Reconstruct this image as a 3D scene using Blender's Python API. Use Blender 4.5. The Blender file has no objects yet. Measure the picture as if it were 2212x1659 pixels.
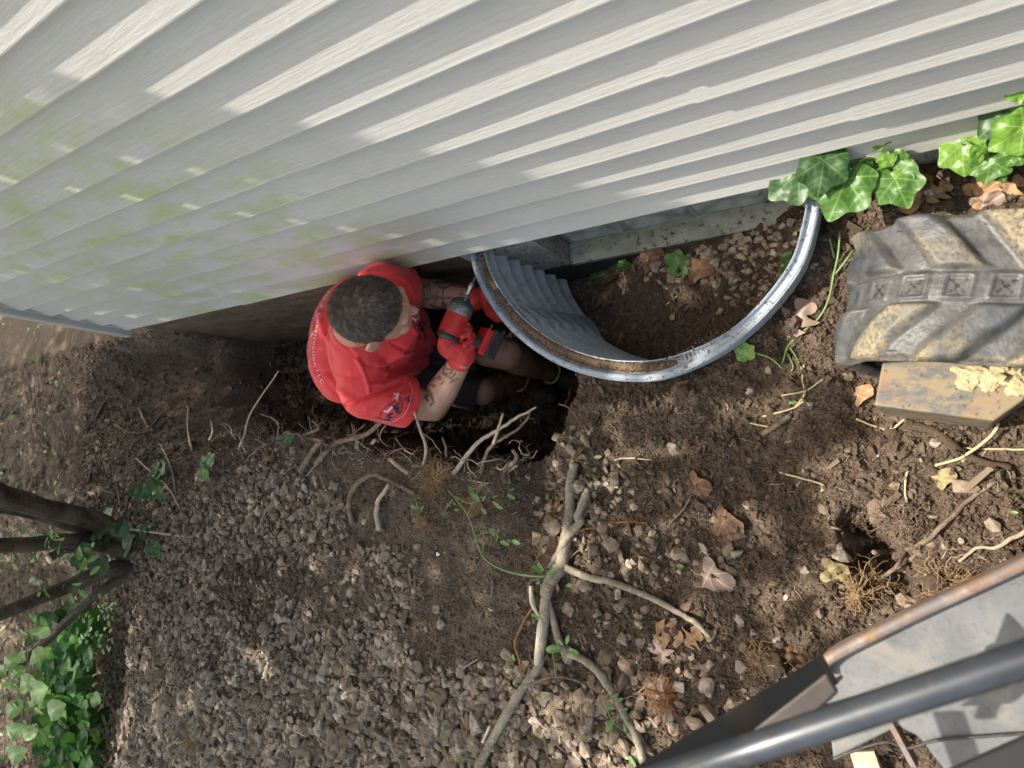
import bpy, bmesh, math, random
import numpy as np
from mathutils import Vector, Matrix, noise as mnoise
from mathutils.bvhtree import BVHTree
random.seed(7); rng = np.random.default_rng(11)
SC = bpy.context.scene; COL = SC.collection
E = .1016                      # one siding course
# ---------------------------------------------------------------- camera, sky, sun
RM = np.array([[0.8343735411910372, 0.06994392317052922, 0.5467436706279709],
               [0.010240180520335377, 0.9897781035620512, -0.1422478274421596],
               [-0.5511042845624983, 0.12428657739522228, 0.8251284228628515]])
FP = 2618.88 * 2212 / 4096
CAM = np.array([0.0, -0.64814, 1.45752])
cd = bpy.data.cameras.new('camera'); cam = bpy.data.objects.new('camera', cd); COL.objects.link(cam)
cam.matrix_world = Matrix.Translation(CAM) @ Matrix(RM.tolist()).to_4x4()
cd.sensor_width = 36; cd.lens = 36 * 2618.88 / 4096; cd.clip_start = .02; cd.clip_end = 200
cd.dof.use_dof = True; cd.dof.focus_distance = 1.7; cd.dof.aperture_fstop = 4.6
SC.camera = cam
TO_SUN = Vector((-.047, -.0061, .070)).normalized()
W_ = bpy.data.worlds.new('World'); SC.world = W_; W_.use_nodes = True
nt = W_.node_tree; bg = nt.nodes['Background']; sky = nt.nodes.new('ShaderNodeTexSky')
sky.sky_type = 'NISHITA'; sky.sun_disc = False; sky.sun_elevation = math.asin(TO_SUN.z)
sky.sun_rotation = math.atan2(TO_SUN.x, TO_SUN.y); sky.dust_density = 3.0; sky.ozone_density = .6
wb = nt.nodes.new('ShaderNodeMix'); wb.data_type = 'RGBA'; wb.blend_type = 'MULTIPLY'; wb.inputs[0].default_value = 1; wb.inputs[7].default_value = (1.06, .98, .80, 1)
nt.links.new(sky.outputs[0], wb.inputs[6]); nt.links.new(wb.outputs[2], bg.inputs[0]); bg.inputs[1].default_value = .15
sd = bpy.data.lights.new('sun', 'SUN'); sun = bpy.data.objects.new('sun', sd); COL.objects.link(sun)
sd.energy = 2.9; sd.angle = math.radians(.5); sd.color = (1, .93, .82)
sun.rotation_euler = (-TO_SUN).to_track_quat('-Z', 'Y').to_euler(); sun.location = (0, 0, 6)
vs = SC.view_settings; vs.view_transform = 'Standard'; vs.look = 'None'; vs.gamma = 1; vs.use_curve_mapping = False
vs.exposure = 1.55
SC.cycles.max_bounces = 8
# ---------------------------------------------------------------- helpers
def Wp(u, v, z):               # a point of the photo (2212 px wide) at height z
    d = RM @ np.array([(u - 1106) / FP, -(v - 829.5) / FP, -1.0]); t = (z - CAM[2]) / d[2]
    return CAM + t * d
def pxl(P):                    # world points -> photo px
    q = (np.atleast_2d(P) - CAM) @ RM
    return np.stack([1106 + FP * q[:, 0] / -q[:, 2], 829.5 - FP * q[:, 1] / -q[:, 2]], 1)
def sm(a, b, x):
    t = np.clip((x - a) / (b - a), 0, 1); return t * t * (3 - 2 * t)
_perm = rng.permutation(512)
_rv = rng.random(512) * 2 - 1
def vnoise(x, y, z=0.0):
    x, y, z = np.broadcast_arrays(np.asarray(x, float), np.asarray(y, float), np.asarray(z, float))
    xi, yi, zi = np.floor(x).astype(int), np.floor(y).astype(int), np.floor(z).astype(int)
    fx, fy, fz = x - xi, y - yi, z - zi
    fx = fx * fx * (3 - 2 * fx); fy = fy * fy * (3 - 2 * fy); fz = fz * fz * (3 - 2 * fz)
    def h(i, j, k): return _rv[_perm[(_perm[(_perm[i & 511] + j) & 511] + k) & 511]]
    r = 0
    for i in (0, 1):
        for j in (0, 1):
            for k in (0, 1):
                r = r + h(xi + i, yi + j, zi + k) * (fx if i else 1 - fx) * (fy if j else 1 - fy) * (fz if k else 1 - fz)
    return r
def fbm(x, y, z=0.0, o=4, g=.5):
    r = 0; a = 1
    for i in range(o):
        r = r + a * vnoise(np.asarray(x) * 2 ** i + 13.7 * i, np.asarray(y) * 2 ** i + 7.1 * i, np.asarray(z) * 2 ** i + 3.3 * i); a *= g
    return r
def mesh_obj(name, V, F, mat, parent=None, smooth=True, attr=None):
    me = bpy.data.meshes.new(name); V = np.asarray(V, float)
    if isinstance(F, np.ndarray):
        n = F.shape[1]; me.vertices.add(len(V)); me.vertices.foreach_set('co', V.ravel())
        me.loops.add(F.size); me.loops.foreach_set('vertex_index', F.ravel().astype(np.int32))
        me.polygons.add(len(F)); me.polygons.foreach_set('loop_start', np.arange(0, F.size, n, dtype=np.int32))
        me.polygons.foreach_set('loop_total', np.full(len(F), n, dtype=np.int32)); me.update(calc_edges=True)
    else:
        me.from_pydata(V.tolist(), [], F); me.update()
    me.polygons.foreach_set('use_smooth', np.full(len(me.polygons), smooth))
    if attr:
        for k, a in attr.items():
            at = me.attributes.new(k, 'FLOAT', 'POINT'); at.data.foreach_set('value', np.asarray(a, np.float32))
    if mat: me.materials.append(mat)
    o = bpy.data.objects.new(name, me); COL.objects.link(o)
    if parent:
        o.parent = parent
        if parent.type == 'EMPTY': o.matrix_parent_inverse = Matrix.Translation(-Vector(parent.location))
    return o
def tag(o, label=None, cat=None, group=None, kind=None):
    if label: o['label'] = label
    if cat: o['category'] = cat
    if group: o['group'] = group
    if kind: o['kind'] = kind
    return o
def empty(name, label, cat, group=None, loc=(0, 0, 0)):
    o = bpy.data.objects.new(name, None); COL.objects.link(o); o.empty_display_size = .05
    o.location = loc
    return tag(o, label, cat, group)
class MB:
    def __init__(s): s.V = []; s.F = []; s.n = 0
    def add(s, V, F):
        V = np.asarray(V, float); s.V.append(V); s.F += [tuple(i + s.n for i in f) for f in F]; s.n += len(V); return s
    def box(s, a, b):
        x0, y0, z0 = a; x1, y1, z1 = b
        return s.add([(x0,y0,z0),(x1,y0,z0),(x1,y1,z0),(x0,y1,z0),(x0,y0,z1),(x1,y0,z1),(x1,y1,z1),(x0,y1,z1)],
                     [(0,3,2,1),(4,5,6,7),(0,1,5,4),(1,2,6,5),(2,3,7,6),(3,0,4,7)])
    def obox(s, c, ax, ay, az):
        c, ax, ay, az = map(np.asarray, (c, ax, ay, az))
        V = [c + i * ax + j * ay + k * az for k in (-1, 1) for i, j in ((-1,-1),(1,-1),(1,1),(-1,1))]
        return s.add(V, [(0,3,2,1),(4,5,6,7),(0,1,5,4),(1,2,6,5),(2,3,7,6),(3,0,4,7)])
    def tube(s, P, r, n=8, cap=True, sq=None):
        P = np.asarray(P, float); m = len(P); r = np.broadcast_to(r, (m,)) if np.ndim(r) <= 1 else r
        T = np.gradient(P, axis=0); T /= np.linalg.norm(T, axis=1)[:, None] + 1e-12
        up = np.array([0, 0, 1.0]) if abs(T[0, 2]) < .9 else np.array([1.0, 0, 0])
        N = np.cross(T[0], up); N /= np.linalg.norm(N); V = []
        a = np.linspace(0, 2 * np.pi, n, endpoint=False)
        for i in range(m):
            N = N - T[i] * (N @ T[i]); N /= np.linalg.norm(N) + 1e-12; B = np.cross(T[i], N)
            V.append(P[i] + r[i] * (np.cos(a)[:, None] * N + np.sin(a)[:, None] * B))
        V = np.concatenate(V); F = []
        for i in range(m - 1):
            for j in range(n):
                k = (j + 1) % n; F.append((i*n+j, i*n+k, (i+1)*n+k, (i+1)*n+j))
        if cap: F.append(tuple(range(n))[::-1]); F.append(tuple((m-1)*n + j for j in range(n)))
        return s.add(V, F)
    def limb(s, P, r, n=16):
        P = np.asarray(P, float); r = np.asarray(r, float)
        for i in range(len(P) - 1):
            a, b = P[i], P[i+1]; L = np.linalg.norm(b - a); d = (b - a) / L; ra, rb = r[i], r[i+1]
            pts = []; rr = []
            for t in np.linspace(-89, 0, 6): pts.append(a + d * ra * math.sin(math.radians(t))); rr.append(ra * math.cos(math.radians(t)))
            for t in np.linspace(0, 89, 6): pts.append(b + d * rb * math.sin(math.radians(t))); rr.append(rb * math.cos(math.radians(t)))
            s.tube(pts, np.array(rr), n)
        return s
    def ell(s, c, R3, rad, n=20, m=12):
        V = []; F = []
        for i in range(m + 1):
            th = math.pi * i / m
            for j in range(n):
                ph = 2 * math.pi * j / n
                V.append((math.sin(th) * math.cos(ph) * rad[0], math.sin(th) * math.sin(ph) * rad[1], math.cos(th) * rad[2]))
        V = np.array(V) @ np.asarray(R3).T + np.asarray(c)
        for i in range(m):
            for j in range(n):
                k = (j + 1) % n; F.append((i*n+j, (i+1)*n+j, (i+1)*n+k, i*n+k))
        return s.add(V, F)
    def cone(s, a, b, ra, rb, n=24): return s.tube([a, b], np.array([ra, rb]), n)
    def build(s, name, mat, parent=None, smooth=True, attr=None):
        return mesh_obj(name, np.concatenate(s.V), s.F, mat, parent, smooth, attr)
def remesh(mb, vox, smooth=3):
    o = mb.build('tmp', None); m = o.modifiers.new('r', 'REMESH'); m.mode = 'VOXEL'; m.voxel_size = vox
    if smooth: q = o.modifiers.new('s', 'SMOOTH'); q.iterations = smooth; q.factor = .5
    dg = bpy.context.evaluated_depsgraph_get(); me = o.evaluated_get(dg).to_mesh()
    n = len(me.vertices); V = np.empty(n * 3); me.vertices.foreach_get('co', V); V = V.reshape(-1, 3)
    N = np.empty(n * 3); me.vertices.foreach_get('normal', N); N = N.reshape(-1, 3)
    F = np.empty(len(me.loops), np.int32); me.loops.foreach_get('vertex_index', F); F = F.reshape(-1, 4)
    V, N, F = V.copy(), N.copy(), F.copy(); o.evaluated_get(dg).to_mesh_clear()
    md = o.data; bpy.data.objects.remove(o); bpy.data.meshes.remove(md)
    return V, N, F
def cat_spline(P, n):
    P = np.asarray(P, float); Q = np.vstack([2 * P[0] - P[1], P, 2 * P[-1] - P[-2]]); out = []
    for i in range(1, len(Q) - 2):
        for t in np.linspace(0, 1, n, endpoint=False):
            a, b, c, d = Q[i-1], Q[i], Q[i+1], Q[i+2]
            out.append(.5 * ((2*b) + (c-a)*t + (2*a-5*b+4*c-d)*t*t + (3*b-a-3*c+d)*t**3))
    out.append(P[-1]); return np.array(out)
def pdist(p, poly):            # distance of px points to a polyline
    poly = np.asarray(poly, float); best = np.full(len(p), 1e9)
    for a, b in zip(poly[:-1], poly[1:]):
        ab = b - a; t = np.clip(((p - a) @ ab) / (ab @ ab + 1e-9), 0, 1)
        best = np.minimum(best, np.linalg.norm(p - a - t[:, None] * ab, axis=1))
    return best
def inpoly(p, poly):
    poly = np.asarray(poly, float); x, y = p[:, 0], p[:, 1]; c = np.zeros(len(p), bool); j = len(poly) - 1
    for i in range(len(poly)):
        xi, yi = poly[i]; xj, yj = poly[j]
        c ^= ((yi > y) != (yj > y)) & (x < (xj - xi) * (y - yi) / (yj - yi + 1e-12) + xi); j = i
    return c
# ---------------------------------------------------------------- materials
class NM:
    def __init__(s, name):
        s.m = bpy.data.materials.new(name); s.m.use_nodes = True; s.t = s.m.node_tree; s.b = s.t.nodes['Principled BSDF']
        s.tc = s.t.nodes.new('ShaderNodeTexCoord')
    def n(s, ty, **k):
        x = s.t.nodes.new(ty)
        for a, v in k.items():
            if a.startswith('i_'):
                key = a[2:]; key = int(key) if key.isdigit() else key.replace('_', ' ')
                x.inputs[key].default_value = v
            else: setattr(x, a, v)
        return x
    def l(s, a, b): s.t.links.new(a, b)
    def vec(s, scale=(1, 1, 1), rot=(0, 0, 0)):
        mp = s.n('ShaderNodeMapping'); mp.inputs['Scale'].default_value = scale; mp.inputs['Rotation'].default_value = rot
        s.l(s.tc.outputs['Object'], mp.inputs[0]); return mp.outputs[0]
    def noise(s, sc, det=6, rough=.55, vec=None, dist=0):
        x = s.n('ShaderNodeTexNoise'); x.inputs['Scale'].default_value = sc; x.inputs['Detail'].default_value = det
        x.inputs['Roughness'].default_value = rough; x.inputs['Distortion'].default_value = dist
        s.l(vec or s.tc.outputs['Object'], x.inputs['Vector']); return x.outputs['Fac']
    def voro(s, sc, vec=None, feat='F1', out='Distance'):
        x = s.n('ShaderNodeTexVoronoi', feature=feat); x.inputs['Scale'].default_value = sc
        s.l(vec or s.tc.outputs['Object'], x.inputs['Vector']); return x.outputs[out]
    def ramp(s, fac, stops):
        x = s.n('ShaderNodeValToRGB'); e = x.color_ramp.elements
        while len(e) < len(stops): e.new(.5)
        for i, (p, c) in enumerate(stops):
            e[i].position = p; e[i].color = (c, c, c, 1) if not hasattr(c, '__len__') else (*c, 1)
        s.l(fac, x.inputs[0]); return x.outputs[0]
    def mix(s, fac, a, b, bt='MIX'):
        x = s.n('ShaderNodeMix', data_type='RGBA', blend_type=bt)
        for sock, v in ((x.inputs[0], fac), (x.inputs[6], a), (x.inputs[7], b)):
            if hasattr(v, 'is_linked') or hasattr(v, 'node'): s.l(v, sock)
            elif hasattr(v, '__len__'): sock.default_value = (*v, 1)
            else: sock.default_value = v
        return x.outputs[2]
    def math(s, op, a, b=0.0, c=None):
        x = s.n('ShaderNodeMath', operation=op)
        for i, v in enumerate((a, b) + ((c,) if c is not None else ())):
            if hasattr(v, 'node'): s.l(v, x.inputs[i])
            else: x.inputs[i].default_value = v
        return x.outputs[0]
    def attr(s, name): return s.n('ShaderNodeAttribute', attribute_name=name).outputs['Fac']
    def sep(s, ch): 
        x = s.n('ShaderNodeSeparateXYZ'); s.l(s.tc.outputs['Object'], x.inputs[0]); return x.outputs[ch]
    def bump(s, h, st=.5, dist=.01, prev=None):
        x = s.n('ShaderNodeBump'); x.inputs['Strength'].default_value = st; x.inputs['Distance'].default_value = dist
        s.l(h, x.inputs['Height'])
        if prev: s.l(prev, x.inputs['Normal'])
        return x.outputs[0]
    def fin(s, col=None, rough=.8, normal=None, metal=0, spec=None, **k):
        b = s.b
        for nm, v in (('Base Color', col), ('Roughness', rough), ('Metallic', metal), ('Normal', normal)):
            if v is None: continue
            if hasattr(v, 'node'): s.l(v, b.inputs[nm])
            elif hasattr(v, '__len__'): b.inputs[nm].default_value = (*v, 1)
            else: b.inputs[nm].default_value = v
        if spec is not None: b.inputs['Specular IOR Level'].default_value = spec
        for a, v in k.items(): b.inputs[a.replace('_', ' ')].default_value = v
        return s.m
M = {}
def simple(name, c1, c2, sc=40, rough=.7, bsc=None, bst=.3, bd=.003, metal=0, stretch=(1, 1, 1), **k):
    q = NM(name); v = q.vec(stretch)
    col = q.mix(q.ramp(q.noise(sc, vec=v), [(.35, 0.), (.65, 1.)]), c1, c2)
    M[name] = q.fin(col, rough, q.bump(q.noise(bsc or sc * 2, vec=v), bst, bd), metal, **k); return M[name]
# soil: dry crumbs over darker moist earth
q = NM('soil'); wet = q.attr('wet'); n1 = q.noise(5, 7, .6); n2 = q.noise(45, 5, .6); n3 = q.noise(230, 4, .6)
c = q.mix(q.ramp(n1, [(.35, 0.), (.65, 1.)]), (.125, .093, .069), (.190, .144, .107))
c = q.mix(q.ramp(n2, [(.4, 0.), (.62, 1.)]), c, (.205, .15, .105))
c = q.mix(q.ramp(n3, [(.36, .8), (.62, 0.)]), c, (.03, .021, .016))
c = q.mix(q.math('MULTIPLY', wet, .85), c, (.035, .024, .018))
vo = q.voro(120, q.vec()); b = q.bump(n2, .7, .012); b = q.bump(vo, .5, .004, b); b = q.bump(n3, .8, .004, b)
M['soil'] = q.fin(c, .93, b, spec=.25)
q = NM('clod'); oi = q.attr('tone'); c = q.ramp(oi, [(0, (.080, .055, .040)), (.5, (.138, .100, .072)), (.85, (.215, .165, .122)), (1, (.30, .24, .19))]); c = q.mix(q.ramp(q.noise(200, 4), [(.35, .6), (.6, 0.)]), c, (.04, .028, .02))
M['clod'] = q.fin(c, .95, q.bump(q.noise(400, 4), .6, .002), spec=.2)
simple('sandy_soil', (.12, .078, .048), (.17, .115, .072), 90, .95, 400, .8, .002, spec=.2)
q = NM('gravel'); oi = q.attr('tone'); n2 = q.noise(60, 6); n3 = q.noise(300, 4)
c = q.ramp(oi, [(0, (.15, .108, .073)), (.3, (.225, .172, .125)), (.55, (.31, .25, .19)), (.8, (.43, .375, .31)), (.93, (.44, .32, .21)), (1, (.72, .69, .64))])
c = q.mix(q.ramp(n2, [(.42, 0.), (.62, .85)]), c, (.15, .105, .07)); c = q.mix(q.ramp(n3, [(.3, .25), (.6, 0.)]), c, (.06, .045, .035))
M['gravel'] = q.fin(c, .88, q.bump(n3, .5, .002), spec=.3)
# vinyl siding: embossed grain, green algae film
q = NM('vinyl_siding'); v = q.vec((4, 1, 58)); n = q.noise(5, 6, .62, v, 1.1); w = q.n('ShaderNodeTexWave', wave_type='BANDS', bands_direction='Z')
w.inputs['Scale'].default_value = 1.0; w.inputs['Distortion'].default_value = 9; w.inputs['Detail'].default_value = 4; q.l(q.vec((2.0, 1, 24)), w.inputs['Vector'])
h = q.math('ADD', n, q.math('MULTIPLY', w.outputs['Fac'], .12))
c = q.mix(q.ramp(q.noise(2.2, 5), [(.3, 0.), (.7, 1.)]), (.50, .485, .46), (.57, .555, .525))
gx = q.attr('algae'); gm = q.math('MULTIPLY', q.ramp(q.noise(5.5, 8, .65, q.vec((1, 1, 2.2))), [(.44, 0.), (.62, 1.)]), gx)
c = q.mix(q.math('MULTIPLY', gm, .9), c, (.40, .45, .20))
c = q.mix(q.ramp(q.noise(420, 2), [(.70, 0.), (.76, .6)]), c, (.16, .15, .13))
c = q.mix(q.ramp(n, [(.36, .30), (.52, 0.)]), c, (.38, .37, .35)); M['vinyl_siding'] = q.fin(c, .5, q.bump(h, .46, .0019), spec=.3)
simple('vinyl_trim', (.42, .40, .37), (.50, .48, .45), 6, .5)
q = NM('foundation'); z = q.sep('Z'); x = q.sep('X'); n = q.noise(16, 7, .65); n2 = q.noise(120, 4); nb = q.noise(6, 6, .6, q.vec((1, 1, 4)))
mud = q.mix(q.ramp(nb, [(.3, 0.), (.7, 1.)]), (.075, .052, .036), (.17, .12, .08)); mud = q.mix(q.ramp(q.noise(9, 5, .7, q.vec((1, 1, 7))), [(.58, 0.), (.66, .8)]), mud, (.03, .026, .022))
con = q.mix(q.ramp(n, [(.3, 0.), (.7, 1.)]), (.20, .20, .165), (.40, .39, .345)); con = q.mix(q.ramp(q.noise(70, 5), [(.56, 0.), (.63, .8)]), con, (.07, .05, .04))
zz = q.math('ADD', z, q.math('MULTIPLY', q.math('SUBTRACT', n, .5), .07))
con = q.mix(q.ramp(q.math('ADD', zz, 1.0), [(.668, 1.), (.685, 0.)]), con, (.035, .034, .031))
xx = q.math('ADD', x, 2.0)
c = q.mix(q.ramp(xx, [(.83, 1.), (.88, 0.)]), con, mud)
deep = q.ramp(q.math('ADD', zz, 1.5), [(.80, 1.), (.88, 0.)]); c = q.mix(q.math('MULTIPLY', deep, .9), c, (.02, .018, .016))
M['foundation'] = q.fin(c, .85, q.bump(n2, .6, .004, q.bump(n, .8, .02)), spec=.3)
q = NM('sill'); n = q.noise(20, 7, .6); n2 = q.noise(160, 4)
c = q.mix(q.ramp(n, [(.3, 0.), (.7, 1.)]), (.22, .225, .18), (.42, .42, .37)); c = q.mix(q.ramp(q.noise(60, 5), [(.58, 0.), (.64, .85)]), c, (.07, .045, .03))
c = q.mix(q.ramp(q.noise(7, 4), [(.5, 0.), (.7, .5)]), c, (.20, .24, .11))
M['sill'] = q.fin(c, .9, q.bump(n2, .8, .004), spec=.25)
q = NM('glass_block'); n = q.noise(6, 2, .5, q.vec((1, 1, 1.6)), 2.0)
c = q.mix(q.ramp(n, [(.3, 0.), (.7, 1.)]), (.20, .23, .205), (.46, .49, .45))
M['glass_block'] = q.fin(c, .08, q.bump(n, .5, .02), spec=.8, Coat_Weight=.6, Coat_Roughness=.05)
simple('block_joint', (.20, .22, .20), (.28, .30, .27), 60, .5)
q = NM('galvanized'); n = q.noise(35, 6); dirt = q.ramp(q.noise(26, 8, .7), [(.56, 0.), (.66, 1.)])
c = q.mix(q.ramp(n, [(.3, 0.), (.7, 1.)]), (.40, .43, .455), (.52, .55, .575)); c = q.mix(q.math('MULTIPLY', dirt, .5), c, (.14, .10, .07))
M['galvanized'] = q.fin(c, .5, q.bump(n, .1, .003), .1, spec=.45)
q = NM('galvanized_rim'); n = q.noise(90, 8, .7)
c = q.mix(q.ramp(n, [(.55, 0.), (.62, 1.)]), (.34, .385, .44), (.13, .09, .06))
M['galvanized_rim'] = q.fin(c, .75, q.bump(n, .3, .002), 0, spec=.2)
# person
q = NM('skin'); t = q.attr('ink'); n = q.noise(25, 5)
c = q.mix(q.ramp(n, [(.3, 0.), (.7, 1.)]), (.44, .235, .155), (.55, .31, .215)); c = q.mix(q.math('MULTIPLY', t, .95), c, (.045, .04, .042))
c = q.mix(q.attr('dirt'), c, (.16, .095, .065)); c = q.mix(q.attr('lip'), c, (.42, .16, .13))
M['skin'] = q.fin(c, .48, q.bump(q.noise(400, 3), .15, .001), spec=.4, Subsurface_Weight=.08, Subsurface_Radius=(.01, .004, .002))
q = NM('red_jersey'); t = q.attr('print_dark'); u = q.attr('print_white')
v1 = q.voro(520); n = q.noise(12, 5)
c = q.mix(q.ramp(n, [(.3, 0.), (.7, 1.)]), (.64, .030, .036), (.80, .055, .060)); c = q.mix(q.ramp(q.noise(34, 8, .7), [(.60, 0.), (.72, .38)]), c, (.30, .045, .035)); c = q.mix(t, c, (.018, .014, .035)); c = q.mix(u, c, (.72, .75, .85))
M['red_jersey'] = q.fin(c, .62, q.bump(v1, .25, .0012, q.bump(q.noise(18, 4), .35, .01)), spec=.35, Sheen_Weight=.15)
simple('shorts_black', (.018, .017, .019), (.032, .03, .032), 30, .8, 500, .3, .001)
simple('glove_red', (.40, .022, .022), (.66, .05, .045), 30, .75, 600, .6, .0015)
simple('shoe_dark', (.022, .018, .015), (.06, .045, .035), 40, .85)
simple('shoe_yellow', (.55, .40, .05), (.62, .45, .08), 40, .6)
simple('sock_black', (.02, .02, .022), (.03, .03, .03), 40, .9)
q = NM('hair_brown'); M['hair_brown'] = q.fin(q.ramp(q.attr('tone'), [(0, (.022, .014, .010)), (.5, (.066, .046, .034)), (1, (.17, .125, .095))]), .6)
simple('eye_white', (.6, .58, .55), (.65, .63, .6), 20, .2)
# tools and machine
simple('tool_red', (.50, .016, .016), (.62, .035, .03), 40, .4, 200, .15, .001)
simple('tool_black', (.02, .02, .021), (.05, .05, .048), 40, .5)
simple('tool_grey', (.16, .16, .165), (.28, .28, .28), 60, .38, metal=.6)
simple('chrome', (.45, .45, .46), (.6, .6, .62), 60, .25, metal=1)
simple('label_white', (.6, .6, .58), (.7, .7, .68), 60, .5)
q = NM('rubber'); d = q.attr('dust'); n = q.noise(30, 7, .65); n2 = q.noise(170, 5)
c = q.mix(q.ramp(n, [(.3, 0.), (.7, 1.)]), (.028, .031, .035), (.080, .085, .093)); dd = q.math('MULTIPLY', d, q.ramp(n2, [(.36, .15), (.58, 1.)]))
c = q.mix(dd, c, (.27, .215, .125)); c = q.mix(q.attr('crack'), c, (.008, .008, .008))
M['rubber'] = q.fin(c, q.ramp(dd, [(0, .42), (1, .85)]), q.bump(n2, .35, .003), spec=.45)
q = NM('dusty_steel'); n = q.noise(24, 7, .7, q.vec((1, 1.6, 1))); n2 = q.noise(120, 5)
c = q.mix(q.ramp(n, [(.42, 0.), (.56, 1.)]), (.10, .10, .10), (.21, .165, .10)); c = q.mix(q.ramp(q.noise(11, 6), [(.55, 0.), (.7, .8)]), c, (.25, .13, .07)); c = q.mix(q.ramp(n2, [(.62, 0.), (.68, .9)]), c, (.06, .04, .03))
M['dusty_steel'] = q.fin(c, .6, q.bump(n2, .3, .002), .1, spec=.4)
q = NM('grey_steel'); n = q.noise(14, 6, .65); n2 = q.noise(150, 4)
c = q.mix(q.ramp(n, [(.3, 0.), (.7, 1.)]), (.085, .09, .095), (.15, .155, .16)); c = q.mix(q.ramp(n2, [(.56, 0.), (.68, .5)]), c, (.07, .065, .06)); c = q.mix(q.ramp(q.noise(5, 7, .75, None, 1.0), [(.5, 0.), (.62, .7)]), c, (.20, .185, .16))
M['grey_steel'] = q.fin(c, .42, q.bump(n2, .1, .002), .1, spec=.4)
q = NM('rusty_edge'); n = q.noise(30, 7, .7); n2 = q.noise(12, 6, .7)
c = q.mix(q.ramp(n, [(.35, 0.), (.6, 1.)]), (.12, .125, .135), (.19, .105, .06)); c = q.mix(q.ramp(n2, [(.5, 0.), (.62, .9)]), c, (.25, .205, .17)); c = q.mix(q.ramp(q.noise(50, 4), [(.6, 0.), (.68, .9)]), c, (.24, .14, .05))
M['rusty_edge'] = q.fin(c, .6, q.bump(n, .3, .002), .2)
q = NM('black_paint'); n = q.noise(8, 5); c = q.mix(q.ramp(n, [(.5, 0.), (.72, 1.)]), (.018, .017, .018), (.07, .05, .036))
M['black_paint'] = q.fin(c, .3, q.bump(q.noise(60, 3), .05, .002), .25, spec=.6)
q = NM('tube_paint'); n = q.noise(8, 5); c = q.mix(q.ramp(n, [(.45, 0.), (.7, 1.)]), (.030, .036, .046), (.065, .072, .085))
M['tube_paint'] = q.fin(q.mix(q.ramp(q.noise(40, 7, .7), [(.55, 0.), (.65, .6)]), c, (.10, .085, .07)), .38, q.bump(q.noise(60, 3), .05, .002), .4, spec=.6)
# plants
def leafmat(name, c1, c2, vein, rough=.4, trans=.25, spec=.5):
    q = NM(name); n = q.noise(30, 5); c = q.mix(q.ramp(n, [(.3, 0.), (.7, 1.)]), c1, c2); c = q.mix(q.attr('vein'), c, vein)
    m = q.fin(c, rough, q.bump(q.noise(120, 3), .25, .002), spec=spec)
    tr = q.n('ShaderNodeBsdfTranslucent'); q.l(c, tr.inputs[0]); ms = q.n('ShaderNodeMixShader'); ms.inputs[0].default_value = trans
    q.l(q.b.outputs[0], ms.inputs[1]); q.l(tr.outputs[0], ms.inputs[2]); q.l(ms.outputs[0], q.t.nodes['Material Output'].inputs[0]); M[name] = m
leafmat('ivy_dark', (.022, .060, .020), (.04, .095, .03), (.12, .20, .06), .42, .12, .4)
leafmat('ivy_mid', (.045, .125, .022), (.08, .18, .035), (.20, .34, .08), .42, .22, .4)
leafmat('ivy_bright', (.11, .26, .03), (.18, .35, .05), (.36, .52, .14), .35, .35)
leafmat('bush_green', (.10, .22, .05), (.17, .32, .08), (.22, .38, .12), .45, .35)
leafmat('ivy_bank', (.018, .06, .012), (.04, .12, .022), (.06, .14, .03), .6, .3, .2)
leafmat('bank_bright', (.07, .20, .02), (.12, .30, .035), (.15, .3, .05), .6, .35, .2)
leafmat('crown_green', (.04, .09, .02), (.07, .14, .035), (.1, .2, .05), .5, .25)
leafmat('oak_tan', (.30, .17, .085), (.42, .26, .15), (.5, .34, .2), .7, .15, .3)
leafmat('oak_brown', (.12, .068, .042), (.20, .115, .072), (.3, .18, .1), .7, .15, .3)
leafmat('oak_pale', (.24, .17, .135), (.34, .25, .20), (.5, .4, .33), .7, .15, .3)
leafmat('leaf_yellow', (.27, .22, .10), (.34, .28, .15), (.5, .4, .2), .7, .2, .3)
q = NM('bark'); n = q.noise(14, 8, .7, None, .6); n2 = q.noise(150, 5); c = q.mix(q.ramp(n, [(.35, 0.), (.65, 1.)]), (.16, .13, .095), (.34, .29, .22)); c = q.mix(q.ramp(n2, [(.55, 0.), (.65, .8)]), c, (.42, .38, .30))
M['bark'] = q.fin(c, .9, q.bump(n2, .9, .003), spec=.2)
simple('bark_dark', (.045, .035, .026), (.14, .11, .08), 12, .92, 60, .9, .012, spec=.2)
simple('bare_wood', (.50, .43, .32), (.62, .56, .45), 40, .7)
simple('cut_wood', (.62, .50, .34), (.70, .58, .42), 60, .7)
simple('green_stem', (.13, .22, .07), (.20, .28, .10), 60, .6)
simple('root', (.13, .092, .066), (.23, .17, .125), 60, .9, 200, .5, .002, spec=.2)
simple('root_pale', (.32, .245, .18), (.44, .35, .27), 60, .9, 200, .5, .002, spec=.2)
simple('root_fine', (.24, .155, .085), (.33, .225, .13), 60, .9, spec=.2)
simple('root_orange', (.26, .12, .05), (.33, .17, .08), 60, .9, spec=.2)
simple('straw', (.42, .34, .19), (.52, .43, .27), 60, .8, spec=.3)
simple('old_stick', (.13, .095, .07), (.22, .17, .13), 60, .95, 120, .8, .003, spec=.2)
q = NM('mulch'); oi = q.attr('tone'); c = q.ramp(oi, [(0, (.05, .034, .024)), (.5, (.11, .078, .055)), (.85, (.20, .15, .105)), (1, (.36, .30, .23))]); M['mulch'] = q.fin(c, .9, spec=.2)
simple('paper_white', (.7, .7, .72), (.78, .78, .8), 30, .7)
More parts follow.
